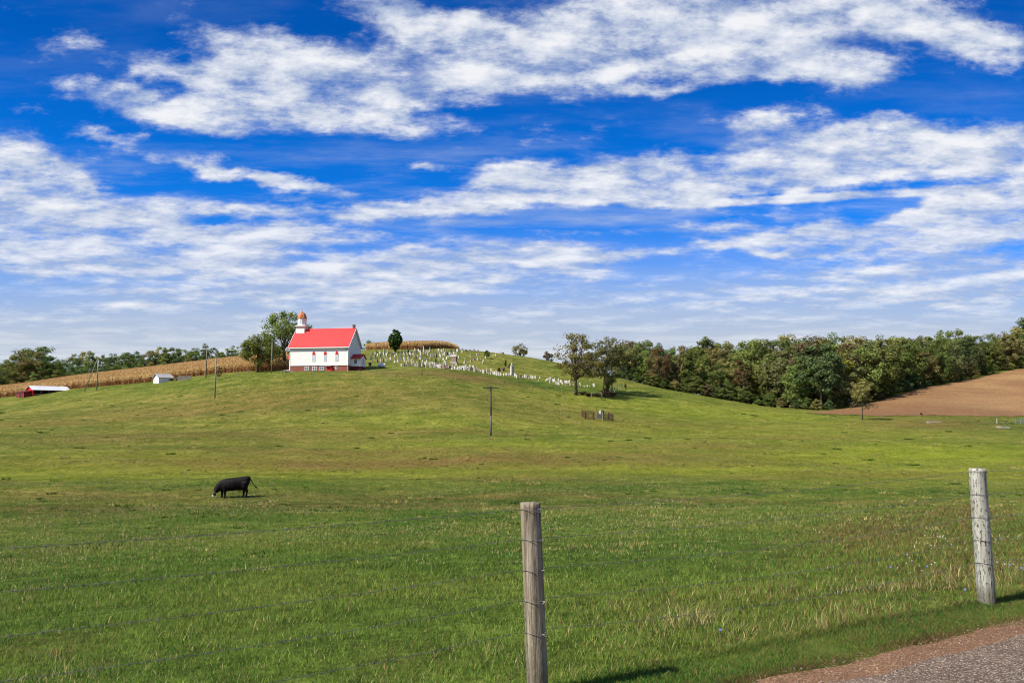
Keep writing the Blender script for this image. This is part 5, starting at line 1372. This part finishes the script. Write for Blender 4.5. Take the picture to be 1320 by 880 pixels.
    for m_ in (coat, white, pink, horn): body.materials.append(m_)
    mi = []
    for p in body.polygons:
        x, y, z = p.center
        if x < -1.12 and z < 0.14 + 0.06 * (-x - 1.15) / 0.1: mi.append(1)
        elif 0.18 < x < 0.55 and z < 0.47 and abs(y) < 0.13: mi.append(2)
        elif z < 0.055: mi.append(3)
        else: mi.append(0)
    body.polygons.foreach_set('material_index', mi)
    body.polygons.foreach_set('use_smooth', [True] * len(body.polygons)); body.name = "body"
    obj("body", body, root)
    b = MB(); b.tube([(0.94, 0, 1.18), (1.02, 0, 1.10), (1.10, -0.02, 0.95), (1.20, -0.03, 0.80), (1.30, -0.03, 0.68)], [0.055, 0.04, 0.028, 0.024, 0.022], 8)
    b.tube([(1.27, -0.03, 0.72), (1.36, -0.03, 0.63), (1.46, -0.03, 0.55)], [0.028, 0.048, 0.008], 8)
    b.build("tail", coat, root, smooth=True)
    for s_ in (-1, 1):
        b = MB(); b.frust(-1.065, s_ * 0.27, 0.36, 0.425, 0.006, 0.018, 0.006, 0.018); b.build("ear_tag", white, root)
        b = MB(); bm = bmesh.new(); bmesh.ops.create_uvsphere(bm, u_segments=8, v_segments=6, radius=0.022); b.add([v.co + Vector((-1.135, s_ * 0.105, 0.34)) for v in bm.verts], [[v.index for v in f.verts] for f in bm.faces]); bm.free()
        b.build("eye", horn, root, smooth=True)
cow()

# ---------------------------------------------------------------- roadside barbed-wire fence
def post_mat(name, pale):
    m, t, b, co = new_mat(name)
    grain = t.noise(t.mapping(co, sc=(34, 34, 1.6)), 1.0, 9, 0.74, 0.7)
    blot = t.noise(t.mapping(co, sc=(1, 1, 0.5)), 7.0, 6, 0.65); fleck = t.noise(t.mapping(co, sc=(1, 1, 0.40)), 62, 5, 0.66)
    crack = t.noise(t.mapping(co, sc=(40, 40, 3.0)), 1.0, 4, 0.6)
    if pale:
        c = t.mix(t.smooth(grain, 0.35, 0.65), (0.26, 0.24, 0.185), (0.52, 0.50, 0.41))
        c = t.mix(t.smooth(blot, 0.50, 0.68, 0, 0.5), c, (0.44, 0.44, 0.345))
        c = t.mix(t.smooth(fleck, 0.555, 0.60), c, (0.080, 0.064, 0.044))
        c = t.mix(t.smooth(crack, 0.63, 0.68, 0, 0.85), c, (0.060, 0.048, 0.034))
        c = t.mix(t.smooth(t.sep(co)[2], 0.22, 0.06, 0, 0.75), c, (0.13, 0.11, 0.07))
    else:
        c = t.mix(t.smooth(grain, 0.36, 0.62), (0.115, 0.088, 0.056), (0.390, 0.325, 0.225))
        c = t.mix(t.smooth(blot, 0.45, 0.72, 0, 0.6), c, (0.21, 0.165, 0.110))
        c = t.mix(t.smooth(fleck, 0.62, 0.70, 0, 0.7), c, (0.52, 0.48, 0.40))
        c = t.mix(t.smooth(crack, 0.60, 0.66, 0, 0.9), c, (0.045, 0.034, 0.022))
        c = t.mix(t.smooth(grain, 0.36, 0.29, 0, 0.95), c, (0.030, 0.022, 0.014))
        c = t.mix(t.smooth(t.sep(co)[2], 0.45, 0.05, 0, 0.45), c, (0.10, 0.085, 0.055))
    t.L.new(c, b.inputs['Base Color']); b.inputs['Roughness'].default_value = 0.95; b.inputs['Specular IOR Level'].default_value = 0.1
    bump(t, b, t.math('ADD', grain, t.math('MULTIPLY', fleck, 0.5)), 1.0, 0.012)
    return m
rf = empty("barbed_wire_fence", (POST_A[0], POST_A[1], -EYE)); tag(rf, "roadside fence of round wooden posts strung with five barbed wires", "fence")
def round_post(ts, top, r0, r1, lean, mat, label=None, seed=0):
    px_, py_ = FD[0] * ts, FD[1] * ts
    rng = np.random.default_rng(seed)
    k, n = 40, 60; vs = []
    for i in range(n):
        f = i / (n - 1); z = -0.25 + (top + 0.25) * f; r = r0 + (r1 - r0) * f
        cx, cy = px_ + lean[0] * (z / top), py_ + lean[1] * (z / top)
        for j in range(k):
            a = 2 * pi * j / k
            rr = r * (1 + 0.035 * (float(vnoise(cos(a) * 2 + seed, z * 2.0 + sin(a) * 2, 1.0, 3)) - 0.5) + 0.05 * (float(vnoise(a * 6, z * 0.8, 1.0, seed)) - 0.5))
            if i == n - 1: rr *= 0.975
            vs.append((cx + rr * cos(a), cy + rr * sin(a), z + (0.006 * float(vnoise(cos(a) * 3, sin(a) * 3, 1.0, 5)) if i == n - 1 else 0)))
    fs = [(i*k+j, i*k+(j+1)%k, (i+1)*k+(j+1)%k, (i+1)*k+j) for i in range(n-1) for j in range(k)]
    vs.append((px_ + lean[0], py_ + lean[1], top + 0.004)); c_ = len(vs) - 1
    fs += [((n-1)*k+j, (n-1)*k+(j+1)%k, c_) for j in range(k)]
    me = mesh_np("fence_post", np.array(vs), fs, [mat], True)
    o = obj("fence_post", me, rf)
    if label: o['label'] = label
    return o
M_PA, M_PB = post_mat("brown_grey_post", False), post_mat("lichen_post", True)
SP_ = float(np.linalg.norm(POST_B - POST_A))
TOP_A = pix(684, 648, POST_A[1])[2] + EYE; TOP_B = pix(1260, 604, POST_B[1])[2] + EYE
postA = round_post(0, TOP_A, 0.0645, 0.061, (-0.045, 0.0), M_PA, "brown grey weathered post with cracked vertical grain", 1)
postB = round_post(SP_, TOP_B, 0.077, 0.071, (-0.03, 0.0), M_PB, "pale lichened post with dark flecks and a stained foot", 2)
postC = round_post(-SP_, TOP_A, 0.07, 0.065, (0.02, 0), M_PA, None, 3); postD = round_post(2 * SP_, TOP_B, 0.08, 0.075, (0.02, 0), M_PB, None, 4)
M_BARB = plain("rusted_wire", (0.11, 0.105, 0.085), (0.19, 0.18, 0.15), 30, 0.5, 0.5, spec=0.4)
WA = [pix(700, y, POST_A[1])[2] + EYE for y in (656.5, 695, 734.5, 774, 814.5)]
WB = [pix(1250, y, POST_B[1])[2] + EYE for y in (607.5, 637, 666.5, 696, 725)]
off = -FN * 0.0
rb = random.Random(2)
for k in range(5):
    b = MB()
    keys = [(-SP_ * 1.02, WA[k] + 0.02), (0, WA[k]), (SP_, WB[k]), (2 * SP_ * 1.0, WB[k] + 0.01)]
    for (ta, za), (tb, zb) in zip(keys[:-1], keys[1:]):
        n = 90; pa, pb = [], []
        for i in range(n + 1):
            f = i / n; t_ = ta + (tb - ta) * f; z = za + (zb - za) * f - 0.035 * 4 * f * (1 - f) * (1 + 0.3 * k)
            ph = t_ * 70
            # strung on the field side of the posts
            so = 0.072
            x, y = FD[0] * t_ + FN[0] * so, FD[1] * t_ + FN[1] * so
            pa.append((x + 0.0022 * cos(ph), y, z + 0.0022 * sin(ph))); pb.append((x - 0.0022 * cos(ph), y, z - 0.0022 * sin(ph)))
        b.tube(pa, 0.0010, 4, cap=False); b.tube(pb, 0.0010, 4, cap=False)
        t_ = ta + 0.07
        while t_ < tb - 0.05:
            f = (t_ - ta) / (tb - ta); z = za + (zb - za) * f - 0.035 * 4 * f * (1 - f) * (1 + 0.3 * k)
            c_ = Vector((FD[0] * t_ + FN[0] * 0.072, FD[1] * t_ + FN[1] * 0.072, z)); a = rb.random() * 3
            for q in (a, a + 1.4):
                d_ = Vector((FD[0] * 0.3 * cos(q) + FN[0] * cos(q), FD[1] * 0.3 * cos(q) + FN[1] * cos(q), sin(q))) * 0.014
                b.tube([c_ - d_, c_ + d_], [0.0009, 0.0009], 4)
            b.tube([c_ - Vector((FD[0], FD[1], 0)) * 0.006, c_ + Vector((FD[0], FD[1], 0)) * 0.006], 0.0034, 6)
            t_ += 0.125
    b.build("barbed_wire", M_BARB, rf)
    for po, ts, z, r, ln, tp in ((postA, 0, WA[k], 0.063, -0.045, TOP_A), (postB, SP_, WB[k], 0.074, -0.03, TOP_B)):
        cx, cy = FD[0] * ts + ln * z / tp, FD[1] * ts
        b = MB(); b.tube([(cx + (r + 0.004) * cos(a), cy + (r + 0.004) * sin(a), z + 0.006 * sin(2 * a)) for a in np.linspace(0, 2 * pi, 33)], 0.0019, 4, cap=False)
        a0 = R(-42)
        c_ = Vector((cx + (r + 0.006) * cos(a0), cy + (r + 0.006) * sin(a0), z))
        for q in range(5): b.tube([c_ + Vector((rb.uniform(-.016, .016), -0.004, rb.uniform(-.012, .012))), c_ + Vector((rb.uniform(-.02, .022), -0.010, rb.uniform(-.014, .014)))], 0.0026, 4)
        b.build("wire_tie", M_BARB, po)

# ---------------------------------------------------------------- wild flowers and grit by the road
M_STEM = plain("flower_stem", (0.10, 0.13, 0.03), None, 8, 0.8)
M_CHIC = plain("chicory_petal", (0.17, 0.17, 0.42), (0.12, 0.12, 0.33), 8, 0.6)
M_ASTER = plain("aster_petal", (0.55, 0.53, 0.50), None, 8, 0.6)
def blossom(b, c, r, n, tilt):
    rot = tilt.to_track_quat('Z', 'Y').to_matrix()
    for k in range(n):
        a = 2 * pi * k / n; w_ = 0.26 * r
        d = Vector((cos(a), sin(a), 0.12)); s_ = Vector((-sin(a), cos(a), 0))
        vs = [rot @ (d * r * 0.08), rot @ (d * r * 0.7 - s_ * w_), rot @ (d * r + Vector((0, 0, 0.05 * r))), rot @ (d * r * 0.7 + s_ * w_)]
        b.add([c + v for v in vs], [(0, 1, 2, 3)])
CH = [(929, 829, "lowest chicory flower, by the verge at the bottom"), (1148.6, 738, "chicory flower in the tall straw, left of the pale post"), (1196, 737, "chicory flower in the tall straw nearer the pale post"), (1245, 771, "chicory flower at the foot of the pale post, left side"), (1303, 735, "chicory flower right of the pale post"), (1318, 740, "chicory flower at the far right, past the pale post")]
for px, py, lab in CH:
    g = gp(px, py + 14); h = 0.17
    f = empty("chicory_flower", g); tag(f, "blue " + lab, "flower", "chicory flowers along the fence")
    b = MB(); b.tube([(0.02, 0.01, -0.03), (0.008, 0, h * 0.5), (0, 0, h)], [0.003, 0.0025, 0.002], 5); b.build("stem", M_STEM, f)
    b = MB(); blossom(b, Vector((0, 0, h)), 0.0115, 14, Vector((-0.3, -0.8, 0.6))); b.build("petals", M_CHIC, f)
for k, (px, py, lab) in enumerate([(1232, 716, "loose white aster plant in bloom just left of the pale post"), (1205, 722, "straggling white aster plant further left of the pale post"), (1286, 712, "white aster plant behind and right of the pale post"), (1178, 752, "low white aster plant among the tall straw"), (1312, 752, "low white aster plant right of the pale post's foot")]):
    g = gp(px, py); f = empty("aster_plant", g); tag(f, lab, "flower", "white asters along the fence")
    b, c = MB(), MB(); ra = random.Random(k)
    for _ in range(11):
        e = Vector((ra.gauss(0, 0.20), ra.gauss(0, 0.16), ra.uniform(0.12, 0.28)))
        b.tube([(0, 0, -0.03), (e.x * 0.4, e.y * 0.4, e.z * 0.6), e], [0.003, 0.002, 0.0012], 4)
        blossom(c, e, 0.0075, 9, Vector((ra.uniform(-.5, .5), -0.7, 0.7)))
    b.build("stems", M_STEM, f); c.build("blossoms", M_ASTER, f)
def grit():
    rng = np.random.default_rng(9); n = 16000
    ts = rng.uniform(-1.5, 8.5, n); ss = S_DIRT + rng.normal(size=n) * 0.08 - np.abs(rng.normal(size=n)) * 0.40
    x = POST_A[0] + FD[0] * ts + FN[0] * ss; y = POST_A[1] + FD[1] * ts + FN[1] * ss
    oc = np.array([(1,0,0), (-1,0,0), (0,1,0), (0,-1,0), (0,0,1), (0,0,-1)], float)
    r = (0.0022 + 0.0055 * rng.random((n, 1, 1)) ** 3)
    v = oc[None] * r * (0.7 + 0.6 * rng.random((n, 6, 1))); a = rng.random(n) * 6.28
    vx = v[..., 0] * np.cos(a)[:, None] - v[..., 1] * np.sin(a)[:, None]; vy = v[..., 0] * np.sin(a)[:, None] + v[..., 1] * np.cos(a)[:, None]
    P_ = np.stack([vx + x[:, None], vy + y[:, None], v[..., 2] * 0.7 + (-EYE + 0.016)], -1).reshape(-1, 3)
    tri = np.array([(0,2,4), (2,1,4), (1,3,4), (3,0,4), (2,0,5), (1,2,5), (3,1,5), (0,3,5)])
    m, t, b, co = new_mat("road_grit"); g = t.N.new('ShaderNodeNewGeometry').outputs['Random Per Island']
    t.L.new(t.ramp(g, [(0, (0.10, 0.055, 0.035)), (0.5, (0.26, 0.16, 0.10)), (0.9, (0.31, 0.23, 0.17)), (1, (0.46, 0.39, 0.32))]), b.inputs['Base Color'])
    tag(obj("gravel", mesh_np("gravel", P_, (np.arange(n)[:, None, None] * 6 + tri[None]).reshape(-1, 3), [m])), "loose reddish gravel scattered along the road's edge", "gravel", kind='stuff')
grit()
